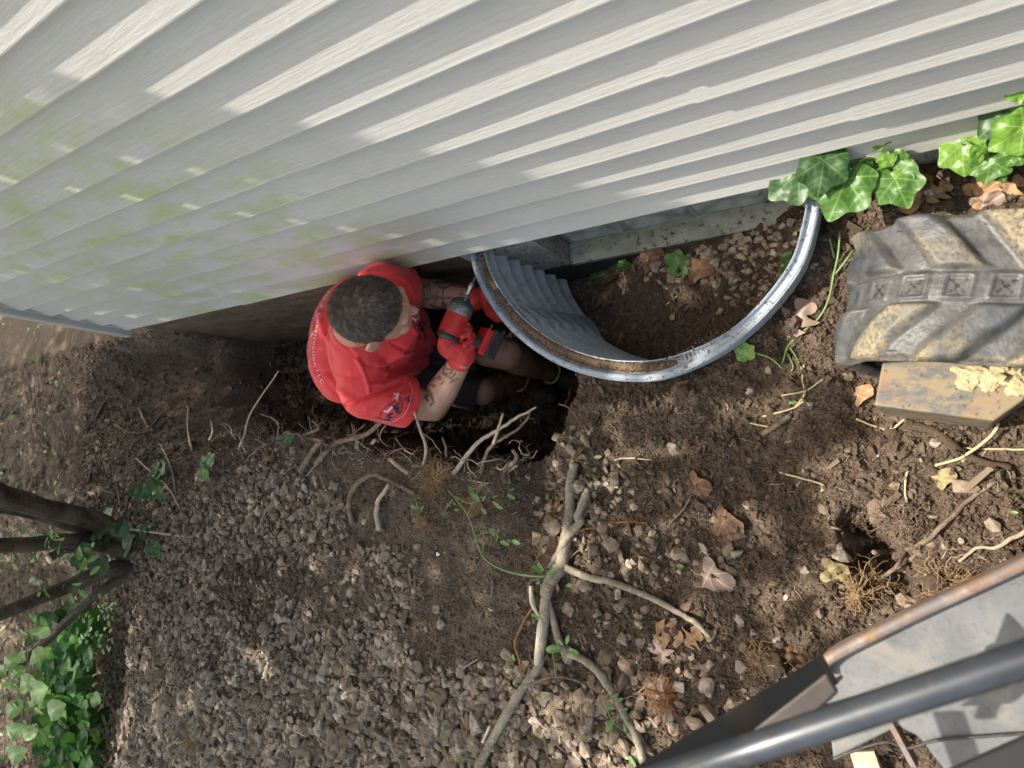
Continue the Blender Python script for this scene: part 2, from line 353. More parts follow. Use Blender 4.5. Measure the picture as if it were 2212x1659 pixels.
# ---------------------------------------------------------------- window well outline (world, rim height -.05)
RIM_PX = [(1015,545),(1022,575),(1034,610),(1058,655),(1101,711),(1160,761),(1225,796),(1300,818),(1375,825),(1435,819),(1505,792),(1580,748),(1650,688),(1708,620),(1744,560),(1765,490),(1777,425)]
RIM = cat_spline([Wp(u, v, -.05)[:2] for u, v in RIM_PX], 8)
RIM[0, 1] = .024
def inset(P, d):
    T = np.gradient(P, axis=0); T /= np.linalg.norm(T, axis=1)[:, None]; N = np.stack([-T[:, 1], T[:, 0]], 1)
    return P + N * d
_in = inset(RIM, .03)
if _in[len(_in)//2, 1] < RIM[len(RIM)//2, 1]: 
    def inset(P, d, _i=inset): return _i(P, -d)
WELL_OUT = np.vstack([inset(RIM, .034), [[-.16, .6], [-1.1, .6]]])
def sdf(x, y, poly):           # signed distance, + inside
    p = np.stack([x.ravel(), y.ravel()], 1); poly = np.asarray(poly); cl = np.vstack([poly, poly[:1]])
    d = pdist(p, cl); return np.where(inpoly(p, poly), d, -d).reshape(x.shape)
PIT = np.array([(-1.05, .3), (-1.0, -.05), (-.93, -.25), *[tuple(Wp(u, v, -.12)[:2]) for u, v in
      [(1245,832),(1225,872),(1203,915),(1180,962),(1140,985),(1105,1000),(1040,1012),(990,1010),(920,1000),(860,985),(790,972),(715,955),(640,940),(560,945),(500,965),(440,985),(380,1010),(320,1030),(250,1010),(200,960),(185,880),(195,810),(240,750),(285,722)]], (-3.02, .03), (-3.0, .3)])
def height(x, y, fine=True):
    x = np.asarray(x, float); y = np.asarray(y, float)
    h = -.125 + .016 * fbm(x * 2.2, y * 2.2, 1, 3)
    h = h + .05 * np.exp(-(((x + 2.3) / .7) ** 2 + ((y + 1.25) / .55) ** 2))
    x0_ = x; x = x + .16 * vnoise(x * 2.5, y * 4.0, 3) + .05 * vnoise(x * 9, y * 11, 3); h = h - .30 * sm(-3.02, -3.5, x) * sm(-.85, -1.25, y) - .05 * sm(-3.6, -5, x); x = x0_
    h = h + .045 * np.exp(-(((x + .56) / .10) ** 2 + ((y + .46) / .05) ** 2))      # soil heaped on the well rim
    h = h + .02 * np.exp(-(((x + .2) / .25) ** 2 + ((y + 1.0) / .3) ** 2))
    tr = np.exp(-((x + 1.0 - .10 * (y + .7) + .015 * np.sin(y * 20)) / .075) ** 2) * sm(-1.02, -.62, y)
    h = h - .10 * tr
    c = Wp(1905, 1225, -.14); c2 = Wp(1860, 1130, -.14); hole = np.zeros_like(h)
    for cc, r in ((c, .058), (c2, .032)): hole = hole + np.exp(-(((x - cc[0]) / r) ** 2 + ((y - cc[1]) / (r * .9)) ** 2) ** 1.3)
    h = h - .15 * np.clip(hole * (1 + .5 * fbm(x * 22, y * 22, 5, 3)), 0, 1)
    c = Wp(1720, 1420, -.14); h = h - .03 * np.exp(-(((x - c[0]) / .03) ** 2 + ((y - c[1]) / .03) ** 2))
    j = .018 * fbm(x * 9, y * 9, 4, 4)
    d = sdf(x + j, y + j * .7, PIT)
    w = .05 + .66 * sm(-2.45, -3.15, x) * (1 - .80 * sm(-.30, -.02, y))
    floor = -.66 - .34 * sm(-2.8, -1.5, x) + .03 * fbm(x * 3.5, y * 3.5, 8, 3)
    k = sm(-.015, 1, d / w) ** .8
    h = h * (1 - k) + floor * k
    rel = .011 * fbm(x * 14, y * 14, 3, 3) 
    wi = sdf(x, y, WELL_OUT)
    fl = -.485 + .070 * sm(-1.08, -.75, x) + .075 * sm(-.98, -.6, x) * sm(-.30, 0, y) + .035 * sm(-.7, -.3, x) + rel * .8
    h = h + rel
    cl_ = np.abs(fbm(x * 17, y * 17, 12, 2)); h = h + (.016 * np.clip(.45 - cl_, -.3, .45) + .007 * fbm(x * 31, y * 31, 14, 2)) * sm(-1.15, -.75, x) * (1 - k)
    out = np.maximum(h, -.6) if False else h
    h = np.where(wi > 0, fl, out)
    if fine:
        soft = .35 + .65 * (1 - .5 * k)
        h = h + (.0055 * fbm(x * 45, y * 45, 6, 3) + .003 * np.abs(vnoise(x * 130, y * 130, 5))) * soft
    return h, k, wi
_hc = {}
def hz(x, y): return height(np.atleast_1d(x), np.atleast_1d(y))[0]
def G(u, v, up=0.0):           # photo px -> point on the ground
    d = RM @ np.array([(u - 1106) / FP, -(v - 829.5) / FP, -1.0]); zs = np.linspace(.12, -1.15, 400)
    t = (zs - CAM[2]) / d[2]; P = CAM + t[:, None] * d; h = hz(P[:, 0], P[:, 1]); i = int(np.argmax(h >= zs))
    p = P[i].copy(); p[2] = h[i] + up; return p
def GE(u, v, up=0.0):          # the same, but bridging the pit at the level of its edge
    p = G(u, v, up); return Wp(u, v, -.125 + up) if p[2] < -.22 and u > 440 and not (u > 1180 and v < 830) else p
def path(pts, up=.004, tip=None, n=6):  # polyline of px (u, v[, lift]) laid over the ground
    P = [GE(p[0], p[1], p[2] if len(p) > 2 else up) for p in pts]; return cat_spline(P, n)
# ground sheet
def grid(xs, ys):
    X, Y = np.meshgrid(xs, ys, indexing='ij'); n, m = X.shape; idx = np.arange(n * m).reshape(n, m)
    F = np.stack([idx[:-1, :-1], idx[1:, :-1], idx[1:, 1:], idx[:-1, 1:]], -1).reshape(-1, 4); return X, Y, F
xs = np.concatenate([np.linspace(-30, -6.5, 14), np.arange(-6.2, -4.4, .05), np.arange(-4.4, -2.6, .016), np.arange(-2.6, -1.3, .0095), np.arange(-1.3, .62, .006), np.linspace(.7, 8, 10)])
ys = np.concatenate([np.linspace(-30, -4.2, 14), np.arange(-4.0, -2.4, .04), np.arange(-2.4, -1.5, .014), np.arange(-1.5, .05, .0065), np.array([.06, .2, .6]), np.linspace(2, 12, 6)])
X, Y, F = grid(xs, ys); Hh, K, WI = height(X, Y)
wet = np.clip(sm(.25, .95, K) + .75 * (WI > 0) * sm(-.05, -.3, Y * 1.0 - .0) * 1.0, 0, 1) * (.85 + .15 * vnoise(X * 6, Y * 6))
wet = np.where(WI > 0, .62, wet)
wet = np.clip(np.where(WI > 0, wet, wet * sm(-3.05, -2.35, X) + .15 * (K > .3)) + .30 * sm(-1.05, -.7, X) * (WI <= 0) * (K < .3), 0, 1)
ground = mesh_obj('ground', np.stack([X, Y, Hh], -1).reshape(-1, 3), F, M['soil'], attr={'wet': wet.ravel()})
tag(ground, 'brown dug earth falling into a narrow pit beside the house', kind='structure')
# ---------------------------------------------------------------- house: vinyl siding over a block foundation
house = empty('house', 'grey vinyl sided house wall with a muddy foundation and glass block window', 'house', loc=(-1.2, .05, -.1))
XL, XR = -3.075, 1.3; NC = 31
mb = MB(); AL = []
seams = {0: [-2.2], 1: [-1.65], 2: [-.1], 3: [-1.95], 4: [-.32], 5: [-1.02, -.338], 6: [-1.10, .3], 7: [-.28], 8: [-1.4], 9: [-2.02, -.31], 10: [-1.2], 11: [-.9], 12: [-1.7]}
prof = [(.0120, -.0030), (.008, -.0040), (.0012, -.0036), (-.0008, -.0020), (-.0008, .0010), (.0, .006), (.0030, .030), (.0060, .055), (.0090, .080), (.0119, .1045)]
for k in range(NC):
    brk = [XL] + sorted(seams.get(k, [XL + .7 + (k * .83) % 2.6])) + [XR]
    for si, (a, b) in enumerate(zip(brk[:-1], brk[1:])):
        nx = max(2, int((b - a) / .04)); X1 = np.linspace(a, b + (.018 if b < XR else 0), nx); V = []
        for i, xx in enumerate(X1):
            lift = .0024 * (1 - (xx - a) / (b - a + .02)) if si else .0004
            sag = .0006 * math.sin(xx * 3.1 + k * 2.3) + .0004 * math.sin(xx * 9.7 + k)
            dz = -.0012 * (1 - (xx - a) / (b - a + .02)) if si else 0
            for (py, pz) in prof: V.append((xx, py * 1.62 - lift + (sag if py < .01 else 0), k * E + pz + dz + sag))
        m = len(prof); Fq = [(i*m+j, (i+1)*m+j, (i+1)*m+j+1, i*m+j+1) for i in range(nx-1) for j in range(m-1)]
        Fq.append(tuple(range(m)))
        mb.add(V, Fq)
V = np.concatenate(mb.V); lowh = 1 - sm(.35, .75, ((V[:, 2] + .001) % E) / E)
alg = sm(-3.0, -2.3, V[:, 0]) * (1 - sm(-1.45, -.95, V[:, 0])) * (.25 + .75 * lowh) * (1 - .5 * sm(1.2, 1.8, V[:, 2]))
sid = mb.build('siding', M['vinyl_siding'], house, smooth=False, attr={'algae': alg})
mb = MB().box((-3.135, -.024, -.035), (-3.085, .10, NC * E)).box((-3.084, .0, -.03), (-3.070, .030, NC * E))
o = mb.build('corner_trim', M['vinyl_trim'], house, smooth=False); bv = o.modifiers.new('b', 'BEVEL'); bv.width = .006; bv.segments = 3
# foundation wall pieces round the window opening (x -.955..-.13, z -.312 up)
def wall_sheet(x0, x1, z0, z1, y=.03, st=.012, amp=.002):
    X, Z, F = grid(np.arange(x0, x1 + st / 2, st) if x1 - x0 > st else np.array([x0, x1]), np.linspace(z0, z1, max(2, int((z1 - z0) / st))))
    Yd = y - amp * (fbm(X * 20, Z * 20, 2, 3)) * ((X > x0 + st) & (X < x1 - st)) - .006 * sm(-.9, -1.3, X) * np.clip(fbm(X * 5, Z * 8, 1, 3), 0, 1) * (X < -1.0)
    return np.stack([X, Yd, Z], -1).reshape(-1, 3), F
mb = MB()
for a in ((-3.09, -.955, -1.35, .06), (-.955, -.13, -1.35, -.312), (-.13, 1.4, -1.35, .06)):
    V, Fq = wall_sheet(*a); mb.add(V, [tuple(f[::-1]) for f in Fq.tolist()])
V, Fq = wall_sheet(-.955, -.955 + .0001, -.312, .06)
mb.add([(-.955, .03, -.312), (-.955, .03, .06), (-.955, .13, .06), (-.955, .13, -.312)], [(0, 1, 2, 3)])
mb.add([(-.13, .03, -.312), (-.13, .03, .06), (-.13, .13, .06), (-.13, .13, -.312)], [(3, 2, 1, 0)])
mb.add([(-3.09, .03, -1.35), (-3.09, .03, .06), (-3.09, 4, .06), (-3.09, 4, -1.35)], [(0, 1, 2, 3)])
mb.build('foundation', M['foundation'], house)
mb = MB().box((XL - .02, .022, .0), (XR, .20, NC * E)).box((-3.13, .10, -.03), (-3.09, 5, NC * E)).box((-3.16, -.035, NC * E), (XR, 5, NC * E + .04))
mb.build('sheathing', M['vinyl_trim'], house, smooth=False)
X, Yv, Fq = grid(np.linspace(-.953, -.132, 90), np.linspace(.024, .14, 14))
Zs = -.309 + .22 * np.clip(Yv - .03, 0, 1) * .35 + .0018 * fbm(X * 40, Yv * 40, 3, 3)
V = np.stack([X, Yv, Zs], -1).reshape(-1, 3); mb = MB().add(V, Fq.tolist())
e0 = V.reshape(90, 14, 3)[:, 0]; lo = e0.copy(); lo[:, 2] -= .028; lo[:, 1] += .004
mb.add(np.vstack([e0, lo]), [(i, 90 + i, 91 + i, i + 1) for i in range(89)])
sill = mb.build('window_sill', M['sill'], house)
win = mesh_obj('window', *(lambda b: (np.concatenate(b.V), b.F))(MB().box((-.95, .092, -.30), (-.135, .13, .08))), M['block_joint'], house, False)
bx = [-.943, -.745, -.545, -.345, -.145]
for i in range(4):
    for j in range(2):
        x0, x1 = bx[i] + .006, bx[i + 1] - .006; z0 = -.293 + j * .2; z1 = z0 + .19
        X, Z, Fq = grid(np.linspace(x0, x1, 26), np.linspace(z0, z1, 26)); r = np.minimum.reduce([X - x0, x1 - X, Z - z0, z1 - Z])
        Yb = .092 - .011 * sm(0, .012, r) + .007 * sm(.018, .045, r) - .0035 * fbm(X * 11 + i, Z * 16 + j, i, 1) * sm(.02, .05, r)
        mesh_obj('glass_block', np.stack([X, Yb, Z], -1).reshape(-1, 3), Fq[:, ::-1].copy(), M['glass_block'], win)
# ---------------------------------------------------------------- corrugated window well
well = empty('window_well', 'curved galvanized steel window well with corrugated side and muddy rim', 'window well', loc=(-.67, -.2, -.45))
n = len(RIM); zz = np.linspace(-.058, -.56, 150); V = []
sA = np.linspace(0, 1, n)
for i in range(n):
    pass
_o1 = inset(RIM, 1.0) - RIM; base = [RIM + _o1 * (.052 * (1 - .42 * sm(.52, .74, sA)) + .068 * (1 - (z + .56) / .5))[:, None] for z in zz]
pit_ = .0605
Vs = []
for z, B in zip(zz, base):
    ph = (z + .06) / pit_; tri = abs((ph % 1) - .5) * 2; s = .5 - .5 * math.cos(math.pi * tri); Vs.append((z, B, s))
V = np.zeros((len(zz), n, 3))
fold = sm(.212, .220, sA) * (1 - sm(.262, .270, sA))
for i, (z, B, s) in enumerate(Vs):
    P2 = inset(B, 0); T = np.gradient(P2, axis=0); T /= np.linalg.norm(T, axis=1)[:, None]; Nn = inset(B, 1.0) - B
    off = (-.022 * s) * (1 - fold) + fold * (.006)
    V[i, :, :2] = B + Nn * off[:, None]; V[i, :, 2] = z
idx = np.arange(len(zz) * n).reshape(len(zz), n)
Fq = np.stack([idx[:-1, :-1], idx[1:, :-1], idx[1:, 1:], idx[:-1, 1:]], -1).reshape(-1, 4)
sh = mesh_obj('corrugated_panel', V.reshape(-1, 3), Fq, M['galvanized'], well); so = sh.modifiers.new('s', 'SOLIDIFY'); so.thickness = .0015; so.offset = 0
# triangular gussets where the two panels lap
i0 = int(.266 * n); mb = MB()
for kk in range(7):
    z1 = -.075 - kk * pit_; zi = np.argmin(abs(zz - z1)); B = Vs[zi][1]; Nn = inset(B, 1.0) - B
    a = B[i0 - 5] + Nn[i0 - 5] * .0095; b = B[i0] + Nn[i0] * .0095
    mb.add([(*a, z1 + .012), (*b, z1 - .034), (*(B[i0 - 5] + Nn[i0 - 5] * .0085), z1 - .034)], [(0, 1, 2)])
mb.build('lap_gusset', M['galvanized_rim'], well, False)
# rim: inner lip, channel and rolled outer bead
rp = [(.054, -.062), (.052, -.044), (.0500, -.043), (.0490, -.056), (.024, -.058), (.0205, -.052), (.0185, -.046), (.0165, -.0405), (.011, -.0385), (.0065, -.0395), (.0045, -.0445), (.0035, -.043), (.001, -.045), (.0, -.052), (.002, -.068), (.006, -.085), (.0095, -.10)]
nar = 1 - .42 * sm(.52, .74, sA)
V = np.array([[(*(RIM[i] + (q2 - RIM[i]) * nar[i]), z) for i, q2 in enumerate(inset(RIM, d))] for d, z in rp]); m = len(rp); idx = np.arange(m * n).reshape(m, n)
Fq = np.stack([idx[:-1, :-1], idx[1:, :-1], idx[1:, 1:], idx[:-1, 1:]], -1).reshape(-1, 4)
rim = mesh_obj('rim', V.reshape(-1, 3), Fq, M['galvanized_rim'], well)
V = []
for d, hh in ((.050, .0), (.045, .9), (.038, 1.), (.030, .8), (.0245, 0)):
    P2 = RIM + (inset(RIM, d) - RIM) * nar[:, None]; am = sm(0.03, .08, sA) * (1 - sm(.52, .66, sA)); z = -.0555 + hh * (.011 + .004 * fbm(P2[:, 0] * 60, P2[:, 1] * 60, 1, 3)) * am - (1 - am) * .012
    V.append(np.column_stack([P2, z]))
V = np.array(V); idx = np.arange(5 * n).reshape(5, n); Fq = np.stack([idx[:-1, :-1], idx[1:, :-1], idx[1:, 1:], idx[:-1, 1:]], -1).reshape(-1, 4)
mesh_obj('rim_dirt', V.reshape(-1, 3), Fq, M['sandy_soil'], well, attr={'wet': np.zeros(5 * n)})
for fa, fb in (((-1.20, .020, -.30), (-1.12, .027, -.045)), ((-.185, .020, -.30), (-.12, .027, -.045))): MB().box(fa, fb).build('flange', M['galvanized_rim'], well, False)
# ---------------------------------------------------------------- loose stuff
def proto_rock(r, n=14):
    bm = bmesh.new(); P = r.normal(size=(n, 3)); P /= np.linalg.norm(P, axis=1)[:, None]; P *= np.array([1, r.uniform(.6, .95), r.uniform(.42, .75)]) * (1 + .12 * r.normal(size=(n, 1)))
    for p in P: bm.verts.new(p)
    g = bmesh.ops.convex_hull(bm, input=bm.verts); bmesh.ops.delete(bm, geom=[v for v in bm.verts if not v.link_faces], context='VERTS')
    bmesh.ops.triangulate(bm, faces=bm.faces); bm.verts.ensure_lookup_table(); bm.verts.index_update()
    V = np.array([v.co[:] for v in bm.verts]); F = np.array([[v.index for v in f.verts] for f in bm.faces]); bm.free(); return V, F
ROCKS = [proto_rock(rng, 13 + i % 8) for i in range(16)]
CLODS = [proto_rock(rng, 9) for i in range(8)]
def scatter(name, protos, P, size, mat, flat=.0, sink=.2, tone=None, label=None, tilt=1.0, smooth=False, kind='stuff', nrm=None):
    Vs, Fs, Ts = [], [], []; off = 0; pid = rng.integers(0, len(protos), len(P))
    for k, (pv, pf) in enumerate(protos):
        I = np.where(pid == k)[0]
        if not len(I): continue
        a = rng.uniform(0, 2 * np.pi, len(I)); b = rng.normal(0, .5 * tilt, len(I)); c2 = rng.normal(0, .5 * tilt, len(I))
        ca, sa, cb, sb, cc, sc = np.cos(a), np.sin(a), np.cos(b), np.sin(b), np.cos(c2), np.sin(c2)
        o, z = np.ones_like(a), np.zeros_like(a)
        Rz = np.array([[ca, -sa, z], [sa, ca, z], [z, z, o]]).transpose(2, 0, 1); Rx = np.array([[o, z, z], [z, cb, -sb], [z, sb, cb]]).transpose(2, 0, 1); Ry = np.array([[cc, z, sc], [z, o, z], [-sc, z, cc]]).transpose(2, 0, 1)
        R = Rz @ Rx @ Ry; V = np.einsum('nij,vj->nvi', R, pv) * size[I][:, None, None] + P[I][:, None, :]; V[:, :, 2] += (size[I] * (.5 - sink))[:, None]
        nv = len(pv); Vs.append(V.reshape(-1, 3)); Fs.append((pf[None] + (np.arange(len(I)) * nv)[:, None, None]).reshape(-1, 3) + off); off += nv * len(I)
        t = tone[I] if tone is not None else rng.random(len(I)); Ts.append(np.repeat(t, nv))
    o = mesh_obj(name, np.concatenate(Vs), np.concatenate(Fs), mat, None, smooth, {'tone': np.concatenate(Ts)})
    return tag(o, label, None, None, kind)
def pts_xy(n, x0, x1, y0, y1):
    x = rng.uniform(x0, x1, n); y = rng.uniform(y0, y1, n); h, k, wi = height(x, y); return x, y, h, k, wi
GRAV = [(430,1005),(520,985),(600,1000),(640,1030),(740,1045),(760,1100),(700,1160),(770,1190),(850,1190),(885,1210),(875,1290),(850,1400),(900,1440),(985,1440),(1040,1430),(1150,1400),(1200,1480),(1300,1480),(1420,1560),(1420,1680),(120,1700),(180,1420),(240,1250),(280,1180),(350,1100)]
def gmask(x, y, h):
    p = pxl(np.stack([x, y, h], 1)); jit = p + 48 * np.stack([fbm(x * 6, y * 6, 1, 3), fbm(x * 6, y * 6, 9, 3)], 1)
    m = sm(-26, 30, np.where(inpoly(jit, GRAV), 1, -1) * pdist(jit, GRAV + GRAV[:1])); nz = fbm(x * 3.0, y * 3.0, 31, 3)
    m *= .12 + .88 * sm(-.75, -.35, nz + .15)
    for cx, cy, rx, ry, a in ((1290, 1100, 75, 90, .55), (1330, 1230, 110, 70, .4), (1440, 1180, 150, 70, .3), (1620, 560, 110, 80, .75), (1470,585,60,40,.3),(1200, 1090, 28, 120, .5), (1300, 1560, 130, 90, .75), (1240,980,40,60,.4), (1350, 1400, 150, 100, .25), (1900, 1120, 300, 150, .10), (1500,1470,180,90,.3), (1130,1330,60,40,.0), (1000,1300,90,60,.06)):
        m = np.maximum(m, a * np.exp(-(((p[:, 0] - cx) / rx) ** 2 + ((p[:, 1] - cy) / ry) ** 2)))
    return m, p
x, y, h, k, wi = pts_xy(64000, -4.2, .1, -2.4, .02); m, p = gmask(x, y, h)
ok = (rng.random(len(x)) < m) & ((k < .25) | (wi > 0)) & (p[:, 0] > 60)
x, y, h, p = x[ok], y[ok], h[ok], p[ok]; size = np.clip(rng.lognormal(math.log(.0104), .42, len(x)), .004, .026) * (1 + .3 * sm(1250, 1600, p[:, 1]))
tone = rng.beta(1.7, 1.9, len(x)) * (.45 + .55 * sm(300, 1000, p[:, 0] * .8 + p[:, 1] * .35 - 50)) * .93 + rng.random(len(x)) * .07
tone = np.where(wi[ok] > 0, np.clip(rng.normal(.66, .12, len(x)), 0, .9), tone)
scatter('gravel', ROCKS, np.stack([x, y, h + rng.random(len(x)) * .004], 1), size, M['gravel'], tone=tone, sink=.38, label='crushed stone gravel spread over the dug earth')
# soil crumbs
x, y, h, k, wi = pts_xy(170000, -3.7, .45, -1.45, .02)
size = np.clip(rng.lognormal(math.log(.0029), .58, len(x)), .0012, .013) * (1 + .8 * (x < -1.9) + .3 * (x > -1))
nearwell = wi > .0; ok = ((k < .35) | ((x < -1.9) & (k < .97) & (rng.random(len(x)) < .3))) & (rng.random(len(x)) < .45 + .55 * sm(-1.1, -.7, x)) & ~(nearwell & (wi < .02)); x, y, h, size = x[ok], y[ok], h[ok], size[ok]
scatter('soil_crumbs', CLODS, np.stack([x, y, h], 1), size, M['clod'], tone=rng.random(len(x)) * (1 - .38 * sm(-1.1, -.7, x)), label='loose crumbs of brown soil', sink=.25)
x, y, h, k, wi = pts_xy(9000, -2.9, -1.0, -.72, .02); ok = (k > .8); x, y, h = x[ok], y[ok], h[ok]; size = np.clip(rng.lognormal(math.log(.009), .5, len(x)), .003, .03)
q = simple('pit_clod', (.022, .015, .011), (.05, .034, .024), 30, .9, 200, .8, .004, spec=.3)
scatter('pit_clods', CLODS, np.stack([x, y, h], 1), size, M['pit_clod'], label='dark wet clods on the pit floor', sink=.35)
# rim dirt crumbs
ii = rng.integers(3, n - 1, 2600); dd = rng.uniform(.024, .051, 2600); R1 = np.array([inset(RIM, d)[i] for i, d in zip(ii[:0], dd[:0])]) if 0 else None
_off = inset(RIM, 1.0) - RIM; Pr = RIM[ii] + _off[ii] * dd[:, None] + rng.normal(0, .0015, (2600, 2)); am = (1 - sm(.60, .70, sA[ii])); keep = rng.random(2600) < am * .97 + .03
Pr = Pr[keep]; scatter('rim_crumbs', CLODS, np.column_stack([Pr, np.full(len(Pr), -.047)]), np.clip(rng.lognormal(math.log(.002), .4, len(Pr)), .001, .006), M['clod'], label='crumbs of soil lying in the rim of the window well')
# leaf and bark litter
x, y, h, k, wi = pts_xy(30000, -6.2, .5, -3.2, .02); p = pxl(np.stack([x, y, h], 1))
d = np.zeros(len(x)); d = np.maximum(d, sm(300, 150, p[:, 0]) * (p[:, 1] > 690) * .95); d = np.maximum(d, .9 * sm(420, 250, p[:, 0]) * (p[:, 1] < 800) * (k < .3)); d = np.maximum(d, .55 * np.exp(-(((p[:, 0] - 1950) / 250) ** 2 + ((p[:, 1] - 430) / 120) ** 2))); d = np.maximum(d, .30 * np.exp(-(((p[:, 0] - 1760) / 70) ** 2 + ((p[:, 1] - 640) / 140) ** 2))); d = np.maximum(d, .03 * (k < .3)); d = np.maximum(d, .15 * (wi > 0) * sm(-.12, 0, y))
d *= (k < .5); ok = rng.random(len(x)) < d; x, y, h = x[ok], y[ok], h[ok]; m_ = len(x)
chip = [(np.array([(-1, -.2, 0), (1, -.14, .05), (.9, .18, 0), (-.95, .2, .05), (-1, -.2, .1), (1, -.14, .14), (.9, .18, .1), (-.95, .2, .13)]) * np.array([1, s, s * .7]), np.array([(0,2,1),(0,3,2),(4,5,6),(4,6,7),(0,1,5),(0,5,4),(1,2,6),(1,6,5),(2,3,7),(2,7,6),(3,0,4),(3,4,7)])) for s in (.35, .6, 1.0, 1.6)]
scatter('leaf_litter', chip, np.stack([x, y, h + .003], 1), np.where(x < -2.5, 1.7, 1) * np.clip(rng.lognormal(math.log(.009), .45, m_), .003, .03), M['mulch'], label='shredded bark and leaf litter on the ground', tone=rng.beta(1.4, 2.2, m_), tilt=.5)
# single larger stones
BIG = [(1337,1082,15,'orange','rounded orange brown stone just right of the cut branch stub'),(1318,1058,15,'grey','grey stone directly above the rounded orange stone'),(1276,1128,13,'grey','grey stone between the branch stub and the orange hairy root'),(1448,1196,14,'grey','pale grey stone with a brown neighbour in the open soil'),(1484,1203,14,'brown','flat brown stone touching the pale grey stone in the open soil'),(1400,1230,14,'brown','brown stone above the right limb of the branch'),
 (2085,1050,22,'brown','large brown stone in sunlight right of the yellowish leaf'),(1960,1105,14,'grey','grey oval stone below the straw stalk by the burrow'),(1620,845,12,'pale','small pale stone right of the crumbly clod at the rim'),(1662,800,12,'grey','pointed grey stone under the small ivy leaf'),(1830,815,15,'brown','brown stone at the left end of the rubber track'),(1600,1340,13,'grey','grey stone right of the tip of the right limb'),(1680,1375,15,'grey','rounded grey stone above the big rooty clod'),(2010,1170,16,'brown','brown stone beside the thick crossing root'),
 (1700,1290,9,'grey','small grey stone between the burrow and the blade lip'),(1445,1510,16,'brown','brown stone below the net of fine roots'),(1350,1530,15,'brown','brown stone between the two lower branches at the right'),(2010,420,22,'pale','chalky pale stone in the leaf litter above the track'),(1860,690,10,'grey','small grey stone at the left face of the track'),(735,1545,15,'pale','palest rounded stone in the lower gravel'),(505,1610,14,'grey','grey stone at the bottom left of the gravel'),(690,1130,12,'grey','grey stone at the top of the gravel bank'),(905,1180,12,'brown','brown stone at the border of gravel and sandy soil'),(1000,1530,17,'brown','large brown stone left of the lower branch'),
 (1390,540,13,'grey','grey stone against the wall on the well floor'),(1640,520,13,'grey','grey stone at the right end of the well floor'),(1570,590,12,'brown','brown stone near the crumpled leaf in the well')]
tn = {'orange': .95, 'grey': .72, 'brown': .42, 'pale': .97}
for (u, v, r, c, lb) in BIG:
    P0 = G(u, v); pv, pf = ROCKS[rng.integers(0, 16)]; s = r * np.linalg.norm(P0 - CAM) / 1500
    pv = pv * s * (1 + .08 * rng.normal(size=pv.shape)); a = rng.uniform(0, 6.28); ca, sa = math.cos(a), math.sin(a); pv = pv @ np.array([[ca, -sa, 0], [sa, ca, 0], [0, 0, 1]]).T
    o = mesh_obj('stone', pv, pf, M['gravel'], None, False, {'tone': np.full(len(pv), tn[c])}); o.location = P0 + np.array([0, 0, s * .2])
    bv = o.modifiers.new('b', 'BEVEL'); bv.width = s * .08; bv.segments = 1
    tag(o, lb, 'stone')
# ---------------------------------------------------------------- the worker
def nrm(a): a = np.asarray(a, float); return a / np.linalg.norm(a)
def frame(f, u):
    f = nrm(f); r = nrm(np.cross(f, u)); u = np.cross(r, f); return np.stack([f, -r, u], 1)   # columns fwd, left, up
person = empty('person', 'crouching man in red t-shirt and black shorts holding a driver in the pit', 'person', loc=(-1.5, -.22, -.97))
J = dict(headc=(803,673,.285), neck=(768,712,.15), rsh=(790,850,.05), relb=(935,878,-.16), rwr=(1003,768,-.045),
 lsh=(825,622,.075), lelb=(908,632,-.15), lwr=(1030,645,-.17), pelvis=(850,750,-.42), rhip=(875,800,-.44), rknee=(1040,845,-.58), rank=(1125,822,-.93),
 lhip=(880,715,-.44), lknee=(1095,765,-.50), lank=(1192,805,-.92))
P = {k: Wp(*v) for k, v in J.items()}
HF = nrm([.84, .17, -.62]); HR = frame(HF, [0, 0, 1]); HC = P['headc']
hd = lambda f, l, u: HC + HR @ np.array([f, l, u])
b = MB()
b.ell(HC, HR, (.098, .080, .090)).ell(hd(-.02, 0, .018), HR, (.080, .079, .080)).ell(hd(.035, 0, -.045), HR, (.062, .062, .07)).ell(hd(.058, 0, -.088), HR, (.038, .036, .028))
b.ell(hd(.082, 0, .012), HR, (.018, .055, .012)).limb([hd(.093, 0, 0), hd(.110, 0, -.032)], [.007, .0105], 12).limb([hd(.103, .008, -.036), hd(.103, -.008, -.036)], [.006, .006], 10)
b.limb([hd(.083, .02, -.066), hd(.09, 0, -.066), hd(.083, -.02, -.066)], [.006, .008, .006], 10).ell(hd(.07, .042, -.03), HR, (.022, .02, .018)).ell(hd(.07, -.042, -.03), HR, (.022, .02, .018))
for s in (1, -1):
    c = hd(-.008, s * .086, -.022); RE = frame(HF * .9 + HR[:, 1] * s * -.25, HR[:, 2])
    b.ell(c, RE, (.019, .007, .032), 16, 10).ell(c + HR @ np.array([-.008, s * .008, .004]), RE, (.014, .0045, .027), 14, 8)
b.limb([hd(-.03, 0, -.05), P['neck'] + [.0, 0, .01], P['neck'] + [-.04, 0, -.06]], [.060, .058, .060])
b.limb([P['rsh'], P['relb']], [.062, .050]).limb([P['relb'], P['relb'] * .65 + P['rwr'] * .35, P['rwr']], [.049, .049, .029])
b.limb([P['lsh'], P['lelb']], [.062, .050]).limb([P['lelb'], P['lelb'] * .68 + P['lwr'] * .32, P['lwr']], [.049, .050, .030])
b.limb([P['neck'] + [-.03, 0, -.08], P['pelvis'] + [0, 0, .1]], [.095, .12]).limb([P['rhip'], P['rknee']], [.082, .058]).limb([P['lhip'], P['lknee']], [.082, .060])
